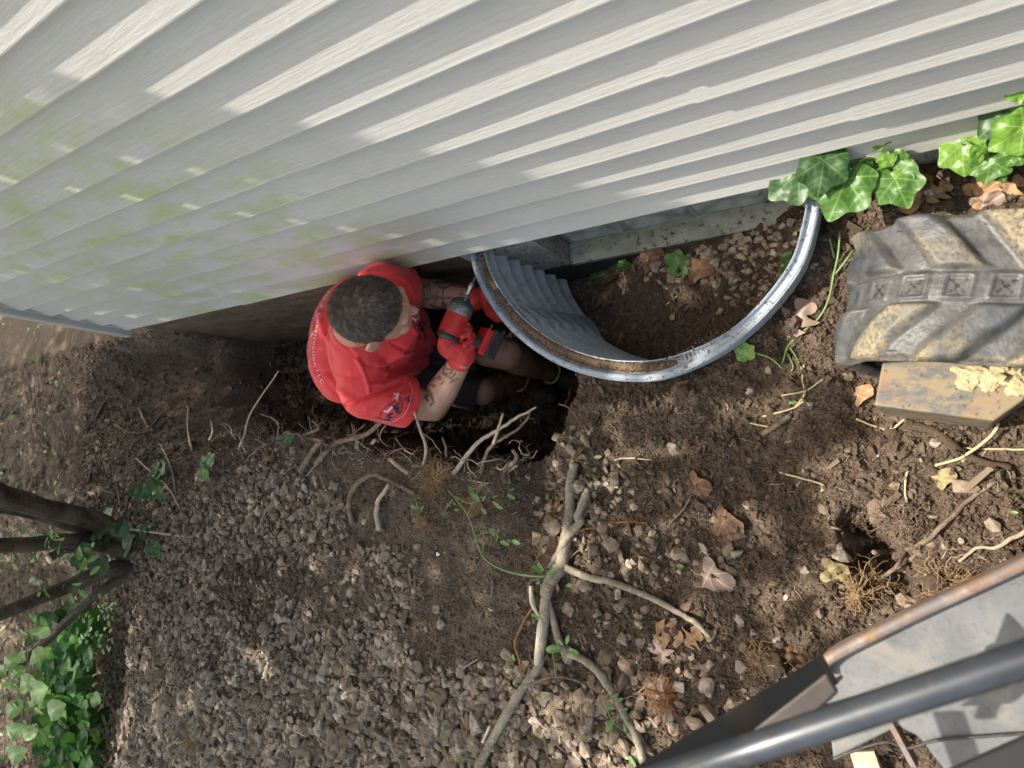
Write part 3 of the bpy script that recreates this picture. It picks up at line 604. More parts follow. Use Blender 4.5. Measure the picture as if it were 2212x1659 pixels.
for s in 'rl':
    kn, an = P[s + 'knee'], P[s + 'ank']; b.limb([kn, kn * .68 + an * .32 + [-.012, 0, 0], an + [0, 0, .02]], [.056, .058, .038])
Vb, Nb, Fb = remesh(b, .0042, 4)
pb = pxl(Vb)
# eye sockets
for s in (1, -1):
    d = np.linalg.norm(Vb - hd(.092, s * .031, -.006), axis=1); Vb = Vb - HF * (.012 * np.exp(-(d / .014) ** 2))[:, None]
ink = np.zeros(len(Vb)); see = np.einsum('ij,ij->i', Nb, CAM - Vb) > -.02
def C3(z): return [(1620 + zx * .378, 1060 + zy * .378) for zx, zy in z]
def px_(pts): return [(a * .54004, b * .54004) for a, b in C3(pts)]
TL = [([(200,200),(255,350),(165,400),(200,200)], 2.2), ([(205,290),(225,350),(195,370),(205,290)], 3), ([(240,180),(280,340),(330,430)], 2.2), ([(170,440),(280,350),(380,260)], 2), ([(330,345),(600,355),(700,360)], 5.5), ([(325,325),(330,370)], 5),
      ([(405,230),(405,420)], 4), ([(330,190),(420,180),(520,200)], 9), ([(360,230),(420,240),(480,215)], 6), ([(390,400),(440,420),(480,430)], 6), ([(270,420),(330,455),(440,450)], 5.5), ([(390,440),(470,450)], 4), ([(600,270),(620,310),(570,310)], 3), ([(700,300),(750,280),(740,320),(700,320)], 3), ([(760,370),(765,430)], 4), ([(500,215),(620,240),(740,250)], 3), ([(620,440),(740,440)], 4), ([(150,420),(120,400)], 2)]
for pl, w in TL: ink = np.maximum(ink, 1 - sm(w * .42, w * .42 + 1.1, pdist(pb, px_(pl))))
ink *= (np.linalg.norm(Vb - HC, axis=1) > .2)
def pr(pts): return [((1480 + x * .252) * .54004, (1480 + y * .252) * .54004) for x, y in pts]
def c1(pts): return [(594 + x * .3174, 513 + y * .3174) for x, y in pts]
TR = [([(1010,1010),(1060,1060),(1020,1090)], 9), ([(1060,1060),(1080,1120),(1060,1140)], 6), ([(1050,1000),(1090,1010)], 6), ([(1020,1080),(1040,1110)], 5), ([(1105,955),(1125,960),(1115,945)], 6), ([(1150,930),(1200,960),(1230,920)], 4), ([(1160,870),(1140,920),(1190,930),(1220,890)], 4.5), ([(1180,840),(1230,860),(1260,840)], 3), ([(1150,890),(1200,900)], 3), ([(1070,980),(1090,960),(1080,940)], 4), ([(1240,960),(1190,990)], 3.5), ([(1130,1000),(1150,980)],3)]
for pl, w in TR: ink = np.maximum(ink, 1 - sm(w * .42, w * .42 + 1.2, pdist(pb, c1(pl))))
ink = ink * see * sm(-.32, -.28, Vb[:, 2]) * (np.linalg.norm(Vb - HC, axis=1) > .2); ink *= np.clip(.75 + .5 * vnoise(Vb[:, 0] * 300, Vb[:, 1] * 300, Vb[:, 2] * 300), 0, 1)
dirt = .75 * sm(-.55, -.72, Vb[:, 2]) * np.clip(.7 + fbm(Vb[:, 0] * 30, Vb[:, 1] * 30, Vb[:, 2] * 30, 3), 0, 1)
lip = 1 - sm(.004, .008, pdist(np.column_stack([np.linalg.norm(Vb - hd(.097, 0, -.066), axis=1) * 0 + np.abs((Vb - HC) @ HR[:, 2] + .066) * 1.2, np.abs((Vb - HC) @ HR[:, 1]) * .25]), [(0, 0), (0, .0001)])); lip *= ((Vb - HC) @ HR[:, 0] > .075)
body = mesh_obj('body', Vb, Fb, M['skin'], person, attr={'ink': ink, 'dirt': dirt, 'lip': lip})
mb = MB()
for s in (1, -1): mesh_obj('eye', *(lambda q: (np.concatenate(q.V), q.F))(MB().ell(hd(.080, s * .031, -.006), HR, (.0115, .0115, .0115), 16, 10)), M['eye_white'], person)
# hair: close cropped cap and many short strands combed from the crown whorl
hv = MB().ell(hd(-.008, 0, .012), HR, (.0985, .0845, .0900), 72, 48); Vh = np.concatenate(hv.V); L = (Vh - HC) @ HR
def hairline(L): return (L[:, 2] > .0 + 0 * L[:, 0]) * 0 + np.where(L[:, 0] > .02, L[:, 2] - (.022 + .62 * (L[:, 0] - .02)), L[:, 2] + .048 + .0 * L[:, 0] - .018 * (np.abs(L[:, 1]) > .06) * (L[:, 0] > -.03))
hl = hairline(L); Vh = Vh - np.where(hl[:, None] < 0, 1, 0) * (Vh - (HC - HR[:, 0] * .008)) * .10
hair = MB(); hair.add(Vh, hv.F)
whorl = nrm(HR @ np.array([-.055, .0, .075])); S = rng.normal(size=(60000, 3)); S /= np.linalg.norm(S, axis=1)[:, None]
Lp = S * np.array([.0985, .0845, .0900]) + np.array([-.008, 0, .012]); keep = hairline(Lp + .004 * rng.normal(size=Lp.shape)) > 0; Lp = Lp[keep]; S = S[keep][:26000]; Lp = Lp[:26000]
Nw = (S / np.array([.0985, .0845, .0900])); Nw /= np.linalg.norm(Nw, axis=1)[:, None]; Nw = Nw @ HR.T; Pw = HC + Lp @ HR.T
tan = Nw - whorl; tan -= Nw * np.einsum('ij,ij->i', tan, Nw)[:, None]; tan = -whorl - Nw * (Nw @ -whorl)[:, None]; tan /= np.linalg.norm(tan, axis=1)[:, None] + 1e-6
sw = np.cross(Nw, tan); cl = fbm(Lp[:, 0] * 60, Lp[:, 1] * 60, Lp[:, 2] * 60, 2)[:, None]
dirn = tan * .9 + sw * (.35 + .5 * cl + .25 * rng.normal(size=(len(Pw), 1))) + Nw * (.32 + .1 * rng.normal(size=(len(Pw), 1)))
dirn /= np.linalg.norm(dirn, axis=1)[:, None]; top = sm(-.02, .05, Lp[:, 2])[:, None]; ln = (.0035 + .0115 * top) * (.7 + .5 * rng.random((len(Pw), 1)))
side = np.cross(dirn, Nw); side /= np.linalg.norm(side, axis=1)[:, None]; wd = .0007
A = Pw - side * wd; B_ = Pw + side * wd; T1 = Pw + dirn * ln * .6 + Nw * 0; T2 = Pw + dirn * ln - Nw * ln * .12
Vq = np.stack([A, B_, T1 + side * wd * .7, T1 - side * wd * .7, T2], 1).reshape(-1, 3); base_ = np.arange(len(Pw)) * 5
fc = [];
for b0 in base_.tolist(): fc.append((b0, b0 + 1, b0 + 2, b0 + 3)); fc.append((b0 + 3, b0 + 2, b0 + 4))
hair.add(Vq, fc); hair.build('hair', M['hair_brown'], person, True, {'tone': np.concatenate([np.full(len(Vh), .12), np.repeat(np.clip(.42 + .5 * fbm(Lp[:, 0] * 110, Lp[:, 1] * 110, Lp[:, 2] * 110, 2) + .22 * rng.normal(size=len(Pw)) - .25 * (Lp[:, 2] < 0), 0, 1), 5)])})
mesh_obj('neck_chain', *(lambda q: (np.concatenate(q.V), q.F))(MB().tube(cat_spline([hd(-.06, .045, -.10), hd(-.075, .0, -.085), hd(-.066, -.045, -.092), hd(-.02, -.068, -.12), hd(.03, -.05, -.15)], 6), .0011, 6)), M['root_fine'], person)
# t-shirt
SF = nrm([.95, -.12, -.05]); SR = frame(SF, [0, 0, 1]); sh = MB()
def slab(c, rf, rl, ru, tilt=0): sh.ell(c, SR, (rf, rl, ru), 28, 18)
slab(Wp(772,722,.075), .095, .175, .075); slab(Wp(750,735,-.0), .120, .205, .12); slab(Wp(765,742,-.10), .135, .195, .14); slab(Wp(800,748,-.20), .14, .185, .14); slab(Wp(835,750,-.30), .145, .18, .13); slab(Wp(850,750,-.40), .15, .18, .1)
slab(Wp(868,735,-.13), .085, .13, .13); slab(Wp(835,725,.0), .085, .13, .10); cn = Wp(793, 690, .135); sh.cone(cn - np.array([.42, .05, .9]) * .09, cn + np.array([.42, .05, .9]) * .006, .125, .080)
sh.limb([P['neck'] + [-.02, 0, -.02], Wp(780,800,.085), P['rsh']], [.075, .075, .078]).limb([P['neck'] + [-.02, 0, -.02], Wp(800,655,.10), P['lsh']], [.07, .07, .078])
rs = P['rsh'] + (P['relb'] - P['rsh']) * .62; ls = P['lsh'] + (P['lelb'] - P['lsh']) * .50
sh.limb([P['rsh'], P['rsh'] + (P['relb'] - P['rsh']) * .25], [.078, .076]); sh.cone(P['rsh'] + (P['relb'] - P['rsh']) * .1, rs, .077, .082); 
sh.limb([P['lsh'], P['lsh'] + (P['lelb'] - P['lsh']) * .2], [.078, .074]); sh.cone(P['lsh'], ls, .076, .075)
Vs_, Ns_, Fs_ = remesh(sh, .0045, 8)
ps = pxl(Vs_); seeS = np.einsum('ij,ij->i', Ns_, CAM - Vs_) > 0
amp = np.zeros(len(Vs_))
FO = [([(772,776),(790,815),(797,849)], 5, .006), ([(740,878),(800,855),(870,827)], 5, -.007), ([(784,789),(760,750),(746,716)], 6, .004), ([(816,792),(860,770),(911,754)], 7, .005), ([(797,830),(840,828),(880,818)], 5, .006), ([(689,672),(700,720),(727,754)], 8, .004), ([(720,690),(745,740),(790,790),(830,795)], 5, -.004), ([(700,800),(730,840),(760,860)], 9, .004), ([(840,800),(880,790),(930,770)], 6, -.006), ([(850,860),(870,840),(885,825)], 4, .005), ([(760,600),(800,585),(850,592)], 5, .003), ([(860,600),(880,612),(890,640)], 4, .004), ([(870,595),(893,612),(900,640)], 3, -.003), ([(665,740),(680,800),(720,850)], 7, .003), ([(880,700),(910,730),(935,760)], 8, .004), ([(790,880),(830,860),(880,850)], 5, .003), ([(850,745),(880,760),(930,750)], 5, -.004), ([(830,810),(850,790)], 4, .005), ([(690,800),(760,815),(800,800)], 8, -.003), ([(900,760),(915,800),(925,830)], 6, -.006)]
for pl, w, a in FO: amp += 1.7 * a * np.exp(-(pdist(ps, pl) / (w * .8)) ** 2) * seeS
cx = Vs_ @ SR; amp += .0035 * (1 - np.abs(fbm(cx[:, 0] * 9 + cx[:, 1] * 4, cx[:, 1] * 7, cx[:, 2] * 3.5, 3))) * np.sign(.5) + .0045 * fbm(cx[:, 0] * 7, cx[:, 1] * 7, cx[:, 2] * 4, 3)
nc_ = fbm(cx[:, 0] * 5.5 + cx[:, 2] * 3, cx[:, 1] * 4.5 - cx[:, 2] * 2, cx[:, 2] * 2.5, 2); amp += .0042 * np.exp(-(nc_ / .07) ** 2) * (1 - np.exp(-(pdist(ps, [(690,700),(700,840)]) / 30) ** 2)); low = sm(-.05, -.3, Vs_[:, 2]); amp += low * .008 * np.sin(28 * np.arctan2(cx[:, 1] - cx[:, 1].mean(), cx[:, 0] - cx[:, 0].mean()) * .45 + 3 * fbm(cx[:, 0] * 3, cx[:, 1] * 3, cx[:, 2] * 3, 2))
Vs_ = Vs_ + Ns_ * amp[:, None]
# keep the cloth off the neck opening: cut faces inside the collar
axn = nrm([.42, .05, .9])
rel_ = Vs_ - cn; hgt = rel_ @ axn; rad = np.linalg.norm(rel_ - hgt[:, None] * axn, axis=1); inside = (rad < .070) & (hgt > -.016) & (hgt < .12)
Fs_ = Fs_[~inside[Fs_].any(axis=1)]
inS = lambda a, bb: (np.linalg.norm(np.cross(Vs_ - a, nrm(bb)), axis=1) < .062)
for end, d_ in ((rs, P['relb'] - P['rsh']), (ls, P['lelb'] - P['lsh'])):
    hh = (Vs_ - end) @ nrm(d_); kill = inS(end, d_) & (hh > -.012) & (hh < .03); Fs_ = Fs_[~kill[Fs_].all(axis=1)]
dk = np.zeros(len(Vs_)); wh = np.zeros(len(Vs_)); ps = pxl(Vs_)
def stroke(arr, pl, w, soft=.7): return np.maximum(arr, 1 - sm(w, w + soft, pdist(ps, pl)))
for pl, w in (([(100,750),(150,770),(170,700),(200,640),(280,560),(370,510),(400,470)], .9), ([(150,770),(220,790),(300,770),(400,740),(490,670)], .9), ([(490,670),(500,600),(520,530),(480,480),(500,480)], .9), ([(400,620),(460,600),(420,650)], 3.0), ([(360,600),(420,560),(470,530)], 1.6), ([(300,720),(330,760),(280,780)], 2.2), ([(230,790),(340,815)], 1.6), ([(540,480),(600,490),(660,500),(680,440),(640,400),(600,440),(540,480)], .9), ([(430,680),(490,665)], 2), ([(600,450),(620,480)], 1.6), ([(450,420),(480,430),(490,480)], 1.2), ([(270,740),(310,700),(360,690)], 2.0), ([(380,610),(370,580)], 1.8)): dk = stroke(dk, pr(pl), w)
for pl, w in (([(380,385),(420,392),(450,380)], .9), ([(440,390),(430,430),(425,465)], 1.0), ([(215,650),(270,665),(310,630),(345,595)], 1.3)): wh = stroke(wh, pr(pl), w)
for pl in ([(620,200),(660,260),(660,350),(620,500),(540,680),(450,760),(350,830),(180,820)],): pass
for pl, w in (([(70,560),(90,500),(130,510)], .8), ([(70,580),(100,650),(150,730),(160,790)], .9), ([(140,640),(170,600),(200,610),(190,680)], 1.7), ([(120,630),(170,640)], 1.4), ([(170,640),(185,690),(150,680)], 2.0), ([(190,690),(215,760),(210,785)], 2.0), ([(215,600),(225,690)], .9), ([(160,790),(175,760),(150,740)], 1.0), ([(40,600),(30,640),(50,640)], .8)): dk = stroke(dk, px_(pl), w)
wh = stroke(wh, px_([(75,555),(110,585),(145,560),(140,520)]), 1.2)
# back artwork seen edge-on
def c2(pts): return [((1200 + x * .5464) * .54004, (1080 + y * .5464) * .54004) for x, y in pts]
for pl, w in (([(118,275),(100,300),(92,330)], 1.4), ([(95,375),(108,400),(100,440),(85,480),(72,480)], .9), ([(80,350),(72,400),(60,470),(52,540),(55,580)], 1.3), ([(60,600),(58,700),(75,760),(95,800)], .8)): dk = stroke(dk, c2(pl), w)
for pl in ([(112,285),(96,320)], [(95,460),(80,485)]): wh = stroke(wh, c2(pl), .7)
wh *= seeS; dk *= seeS * (1 - wh)
sm_o = mesh_obj('t_shirt', Vs_, Fs_, M['red_jersey'], person, attr={'print_dark': dk, 'print_white': wh})
so = sm_o.modifiers.new('s', 'SOLIDIFY'); so.thickness = .0022; so.offset = -1
ring = []
ux = nrm(np.cross(axn, [0, 1, 0])); uy = np.cross(axn, ux)
bvS = BVHTree.FromPolygons(Vs_.tolist(), [tuple(f) for f in Fs_.tolist()])
for t in np.linspace(0, 2 * np.pi, 49):
    d_ = ux * math.cos(t) + uy * math.sin(t); p = cn + d_ * .074 + axn * .004; hit = bvS.find_nearest(Vector(p)); ring.append(np.array(hit[0]) + np.array(hit[1]) * .001 if hit[0] else p)
ring = np.array(ring); 
for _ in range(3): ring[:-1] = (np.roll(ring[:-1], 1, 0) + ring[:-1] * 2 + np.roll(ring[:-1], -1, 0)) / 4; ring[-1] = ring[0]
mesh_obj('collar', *(lambda q: (np.concatenate(q.V), q.F))(MB().tube(ring, .0052, 8, False)), M['red_jersey'], sm_o)
def ray_shirt(u, v):
    d_ = RM @ np.array([(u - 1106) / FP, -(v - 829.5) / FP, -1.0]); h = bvS.ray_cast(Vector(CAM), Vector(nrm(d_))); return h
def on_shirt(path_px, name, lift=.0012, w=.0011):
    pts = []
    for u, v in cat_spline(path_px, 6):
        h = ray_shirt(u, v)
        if h[0] is not None: pts.append(np.array(h[0]) + np.array(h[1]) * lift)
    if len(pts) > 3: mesh_obj(name, *(lambda q: (np.concatenate(q.V), q.F))(MB().tube(pts, w, 5)), M['label_white'] if 'stitch' in name else M['red_jersey'], sm_o)
on_shirt([a for a in pr([(620,200),(660,260),(672,350),(640,500),(560,690),(470,760),(360,820),(200,815)])], 'hem_stitch', .0004, .0005)
# lettering along the upper back
fc_ = bpy.data.curves.new('txt', 'FONT'); fc_.body = 'ain & Construction LLC.'; fc_.size = 1.0; fc_.extrude = 0; fc_.resolution_u = 3; fc_.space_character = 1.18
to = bpy.data.objects.new('txt', fc_); COL.objects.link(to); dg = bpy.context.evaluated_depsgraph_get(); tm = to.evaluated_get(dg).to_mesh()
TV = np.array([v.co[:] for v in tm.vertices]); TF = [tuple(p.vertices) for p in tm.polygons]; to.evaluated_get(dg).to_mesh_clear(); bpy.data.objects.remove(to)
pathT = cat_spline(c2([(212,150),(185,190),(155,250),(137,305),(122,385),(108,460),(97,530),(92,600),(98,670),(115,730),(140,790),(168,855)]), 10)
sl = np.concatenate([[0], np.cumsum(np.linalg.norm(np.diff(pathT, axis=0), axis=1))]); W0 = TV[:, 0].max(); out = []
for p in TV:
    s_ = p[0] / W0 * sl[-1]; u = np.interp(s_, sl, pathT[:, 0]); v = np.interp(s_, sl, pathT[:, 1]); du = np.interp(s_ + 2, sl, pathT[:, 0]) - u; dv = np.interp(s_ + 2, sl, pathT[:, 1]) - v
    if abs(du) + abs(dv) < 1e-6: du, dv = pathT[-1] - pathT[-4]
    L_ = math.hypot(du, dv); nx_, ny_ = dv / L_, -du / L_; k_ = p[1] * 9.0; h = ray_shirt(u + nx_ * k_ , v + ny_ * k_ )
    if h[0] is None: h = ray_shirt(u + 4, v)
    out.append(np.array(h[0]) + np.array(h[1]) * .0011 if h[0] is not None else np.array(Wp(u, v, 0)))
mesh_obj('back_lettering', np.array(out), TF, M['label_white'], sm_o, False)
# shorts, legs' hems
st = MB(); st.ell(P['pelvis'], SR, (.14, .175, .14)).limb([P['rhip'], P['rhip'] * .04 + P['rknee'] * .96], [.115, .080]).limb([P['lhip'], P['lhip'] * .22 + P['lknee'] * .78], [.115, .088]).ell(P['pelvis'] + [.03, 0, .12], SR, (.13, .17, .1))
Vx, Nx, Fx = remesh(st, .006, 5); Vx += Nx * (.005 * fbm(Vx[:, 0] * 16, Vx[:, 1] * 16, Vx[:, 2] * 16, 3))[:, None]
for s in 'rl':
    kn = P[s + 'knee']; hp = P[s + 'hip']; tt = .96 if s == 'r' else .78; d_ = nrm(kn - hp); end = hp + (kn - hp) * tt; hh = (Vx - end) @ d_; rad = np.linalg.norm(np.cross(Vx - end, d_), axis=1); kill = (hh > .012) & (rad < .14) & (hh < .15); Fx = Fx[~kill[Fx].all(axis=1)]
mesh_obj('shorts', Vx, Fx, M['shorts_black'], person)
# feet
for s, fd in (('r', nrm([.86, -.50, 0])), ('l', nrm([.90, -.42, 0]))):
    an = P[s + 'ank']; R_ = frame(fd, [0, 0, 1]); c = lambda f, l, u: an + R_ @ np.array([f, l, u])
    q = MB().limb([c(-.045, 0, -.035), c(.05, 0, -.04), c(.14, 0, -.058)], [.038, .040, .030]).ell(c(.10, 0, -.055), R_, (.075, .045, .03)).limb([c(0, 0, .0), c(0, 0, -.03)], [.045, .045])
    Vz, Nz, Fz = remesh(q, .005, 3); shoe = mesh_obj('shoe', Vz, Fz, M['shoe_dark'], person)
    a = np.linspace(0, 2 * np.pi, 33); ringp = [c(.046 * math.cos(t), .046 * math.sin(t), .004 + .012 * math.cos(t)) for t in a]
    mesh_obj('collar_trim', *(lambda q: (np.concatenate(q.V), q.F))(MB().tube(ringp, .0052, 8, False)), M['shoe_yellow'], shoe)
    mesh_obj('sock', *(lambda q: (np.concatenate(q.V), q.F))(MB().tube([c(0, 0, -.02), c(0, 0, .03)], [.042, .041], 20)), M['sock_black'], person)
# gloved hands
def hand(wr, cen, fdir, back, curl, spread=1.0, thumb=1, L=1.0, name='glove'):
    """palm from wrist to cen, fdir fingers, back = outward normal of the back of the hand"""
    fdir = nrm(fdir); back = nrm(back - fdir * (back @ fdir)); side = np.cross(back, fdir) * thumb   # towards the thumb
    q = MB(); k0 = cen + fdir * .030
    q.limb([wr, cen - fdir * .02], [.034, .036]); 
    for i, (o_, ln) in enumerate(((.030, .078), (.010, .086), (-.010, .080), (-.029, .064))):
        q.limb([cen - fdir * .03 + side * o_ * .8, k0 + side * o_], [.018, .0125])
        p0 = k0 + side * o_; pts = [p0]; ang = 0
        for j, (fr, cu) in enumerate(((.42, curl[0]), (.33, curl[1]), (.25, curl[2]))):
            ang += cu; d_ = fdir * math.cos(ang) - back * math.sin(ang) + side * .06 * spread * (1.5 - i); pts.append(pts[-1] + nrm(d_) * ln * fr * L)
        q.limb(pts, [.0122, .0112, .0104, .0092])
    t0 = cen - fdir * .025 + side * .030; q.limb([t0, t0 + side * .022 + fdir * .02 - back * .012, t0 + side * .020 + fdir * .045 - back * .030, t0 + side * .008 + fdir * .062 - back * .042], [.017, .0145, .0125, .0105])
    V, N, F = remesh(q, .0028, 3); V += N * (.0012 * fbm(V[:, 0] * 70, V[:, 1] * 70, V[:, 2] * 70, 2))[:, None]
    return mesh_obj(name, V, F, M['glove_red'], person)
def cuff(glove, a, b_, r0, r1):
    mesh_obj('cuff', *(lambda q: (np.concatenate(q.V), q.F))(MB().tube([a + (b_ - a) * t for t in np.linspace(0, 1, 7)], [r0 * (1 + .04 * (i % 2)) + (r1 - r0) * i / 6 for i in range(7)], 24, True)), M['glove_red'], glove)
# impact driver: nose axis up-image, handle running to lower right
dn = Wp(1004, 646, .0); dr = Wp(966, 732, .02); DA = nrm(dn - dr); HD = Wp(1095, 705, -.14) - Wp(990, 690, .01); HDn = nrm(HD - DA * (HD @ DA)); DS = np.cross(DA, HDn)
drv = empty('impact_driver', 'red and black cordless impact driver gripped in the red glove, bit against the well rim', 'power tool', loc=tuple(dr))
DL = np.linalg.norm(dn - dr); D3 = lambda a, h_, s_: dr + DA * a + HDn * h_ + DS * s_
q = MB().limb([D3(.026, 0, 0), D3(DL * .62, 0, 0)], [.0355, .0355], 24).cone(D3(.0, 0, 0), D3(.03, 0, 0), .0315, .0355).obox(D3(DL * .3, .026, 0), DA * .030, HDn * .016, DS * .020)
V, N, F = remesh(q, .0022, 2); hs = mesh_obj('housing', V, F, M['tool_red'], drv)
mb = MB().tube([D3(a, 0, 0) for a in (DL * .60, DL * .63, DL * .80, DL * .83)], [.035, .0378, .0365, .034], 28); mb.build('gear_case', M['tool_grey'], drv)
mb = MB().tube([D3(a, 0, 0) for a in (DL * .80, DL * .92, DL * .97, DL * 1.0)], [.0365, .032, .024, .017], 28); mb.build('front_bumper', M['tool_black'], drv)
mb = MB().tube([D3(a, 0, 0) for a in (DL * 1.0, DL * 1.04, DL * 1.08)], [.013, .014, .011], 20); mb.build('chuck', M['tool_grey'], drv)
tip = Wp(1026, 600, -.035); c0 = D3(DL * 1.06, 0, 0); bit = MB().tube([c0 + (tip - c0) * t for t in (0, .42, .43, .68, .72, 1)], [.0052, .0052, .0078, .0078, .0042, .0035], 10); bit.build('driver_bit', M['chrome'], drv)
MB().tube([D3(a, 0, 0) for a in (-.004, .0, .012)], [.025, .032, .0360], 28).build('rear_cap', M['tool_black'], drv)
for a_, s_ in ((.45, .012), (.25, -.010)): MB().obox(D3(DL * a_ * .9, -.0, 0) - HDn * .0345 * .6 + DS * .0355 * .79, DA * .010, nrm(HDn + DS) * .0045, nrm(DS - HDn) * .0014).build('vent_slot', M['tool_black'], hs)
MB().obox(D3(DL * .72, -.0225, .0305), DA * .0045, nrm(HDn * .8 + DS * .6) * .008, nrm(DS - HDn) * .001).build('size_label', M['label_white'], hs, False)
for t in (.0, .9, 2.2): mesh_obj('nose_light', *(lambda q: (np.concatenate(q.V), q.F))(MB().ell(D3(DL * .945, .027 * math.sin(t + 2.6), .027 * math.cos(t + 2.6)), np.eye(3), (.0035, .0035, .0035), 10, 6)), M['straw'], drv)
q = MB().limb([D3(DL * .28, .01, 0), D3(DL * .20, .075, 0), D3(DL * .22, .098, 0)], [.021, .0185, .022], 18); V, N, F = remesh(q, .0025, 2); mesh_obj('handle', V, F, M['tool_black'], drv)
q = MB().obox(D3(DL * .32, .108, 0), DA * .040, HDn * .011, DS * .028); V, N, F = remesh(q, .003, 2); bs = mesh_obj('battery_foot', V, F, M['tool_red'], drv)
q = MB().obox(D3(DL * .34, .136, 0), DA * .043, HDn * .018, DS * .031); V, N, F = remesh(q, .003, 2); bt = mesh_obj('battery', V, F, M['tool_black'], drv)
for i in range(6): MB().obox(D3(DL * .05 + .007 * i, .136, .0318), DA * .002, HDn * .012, DS * .0015).build('rib', M['tool_grey'], bt)
MB().obox(D3(DL * .75, .135, .0322), DA * .008, HDn * .003, DS * .001).build('charge_mark', M['shoe_yellow'], bt)
gc = D3(DL * .20, .040, .006); wrp = P['rwr']
gl = hand(wrp, gc - HDn * 0 + DS * .022 - DA * .022, nrm(HDn * .55 + DA * .75), DS + .35 * -HDn, (1.1, 1.2, .8), thumb=-1)
cuff(gl, wrp + (P['relb'] - P['rwr']) * .16, wrp + (gc - wrp) * .3, .0335, .036)
lc = Wp(1050, 655, -.20); gl2 = hand(P['lwr'], lc, nrm([.25, -.75, -.25]), nrm([-.75, -.1, .6]), (.5, .7, .5), thumb=1)
cuff(gl2, P['lwr'] + (P['lelb'] - P['lwr']) * .10, P['lwr'] + (lc - P['lwr']) * .3, .034, .036)
# ---------------------------------------------------------------- compact excavator: rubber track, frame arm, blade deck, rails
ex = empty('mini_excavator', 'dusty mini excavator with rubber track, rusty grey deck and black guard tubes', 'excavator', loc=(.5, -.6, -.12))
tA, tB = Wp(1990, 616, .235), Wp(2200, 619, .235); TX = nrm(tB - tA); TY = nrm(np.cross(UPZ := np.array([0, 0, 1.]), TX)); TO = Wp(2064, 617, .235) * [1, 1, 0]; YA, YB = Wp(2120, 448, .235), Wp(2120, 793, .235); hw = abs((YA - YB) @ TY) / 2; yc = 0.0
def TP(V): V = np.asarray(V, float); return TO + V[..., :1] * TX + V[..., 1:2] * TY + V[..., 2:] * UPZ
RC, zc0, xc = .165, .068, .0
ds = .0032; Ltop = .75; s_arc = math.pi * RC
sv = np.arange(-Ltop, s_arc + .5, ds); wv = np.arange(-1, 1.0001, .022)
S, Wn = np.meshgrid(sv, wv, indexing='ij'); w = Wn * hw
per = .122; su = S
def lug(sA, w_, ph, sgn):
    a = (np.abs(w_) - .024) / (hw - .024); ctr = -.088 * np.clip(a, 0, 1.0)
    t = ((su + ph + ctr + .5 * per) % per) - .5 * per
    wd_ = .033 - .005 * a + .004 * np.sin(su * 60)
    return sm(wd_ + .012, wd_ - .010, np.abs(t)) * sm(0, .10, a) * (w_ * sgn > 0)
hL = lug(su, w, .01, 1) + lug(su, w, .07, -1); hL = np.clip(hL, 0, 1)
edge = sm(1.0, .93, np.abs(Wn)); 
tc_ = ((su + .004 + .03) % .061) - .0305; sq = np.maximum(np.abs(tc_) / .0165, np.abs(w) / .0165)
frame_ = sm(1.35, 1.15, sq) * .003 - sm(1.02, .9, sq) * .006
strip = sm(.028, .020, np.abs(w)) * .004
hgt = .0175 * hL * (.4 + .6 * edge) + frame_ + strip + .0012 * fbm(S * 40, w * 40, 3, 3) - .012 * sm(.90, 1.0, np.abs(Wn))
rr = RC + hgt
th = np.where(S < 0, 0, np.where(S > s_arc, math.pi, S / RC))
PX = xc - np.sin(th) * rr + np.where(S < 0, -S, 0) + np.where(S > s_arc, S - s_arc, 0); PZ = zc0 + np.cos(th) * rr; PY = yc + w * (1 - .03 * (hgt < 0))
PX += .004 * np.sin(w * 30)
dust = np.clip(hL * 1.1 * (.5 + .9 * fbm(S * 16, w * 16, 5, 4)) + .10 + .25 * sm(.8, 1, np.abs(Wn)), 0, 1) * sm(math.pi * .8, .3, th)
cr = np.zeros_like(S); wob = .0022 * vnoise(S * 260, w * 260, 2)
for sg in (1, -1): cr = np.maximum(cr, sm(.0026, .0010, np.abs(tc_ - sg * w + wob)) * (np.abs(w) < .012) * (np.abs(tc_) < .012))
n_, m_ = S.shape; idx = np.arange(n_ * m_).reshape(n_, m_); Fq = np.stack([idx[:-1, :-1], idx[:-1, 1:], idx[1:, 1:], idx[1:, :-1]], -1).reshape(-1, 4)
trk = mesh_obj('rubber_track', TP(np.stack([PX, PY, PZ], -1)).reshape(-1, 3), Fq, M['rubber'], ex, attr={'dust': dust.ravel(), 'crack': cr.ravel()})
so = trk.modifiers.new('s', 'SOLIDIFY'); so.thickness = .022; so.offset = -1
MB().tube([TP((xc, yc - hw * .55, zc0)), TP((xc, yc + hw * .55, zc0))], [RC - .03, RC - .03], 32).build('idler_wheel', M['dusty_steel'], ex)
mb = MB().box((xc + .05, yc - hw * .5, zc0 - .1), (.74, yc + hw * .5, zc0 + .1)); mb.V = [TP(mb.V[0])]; mb.build('track_frame', M['dusty_steel'], ex, False)
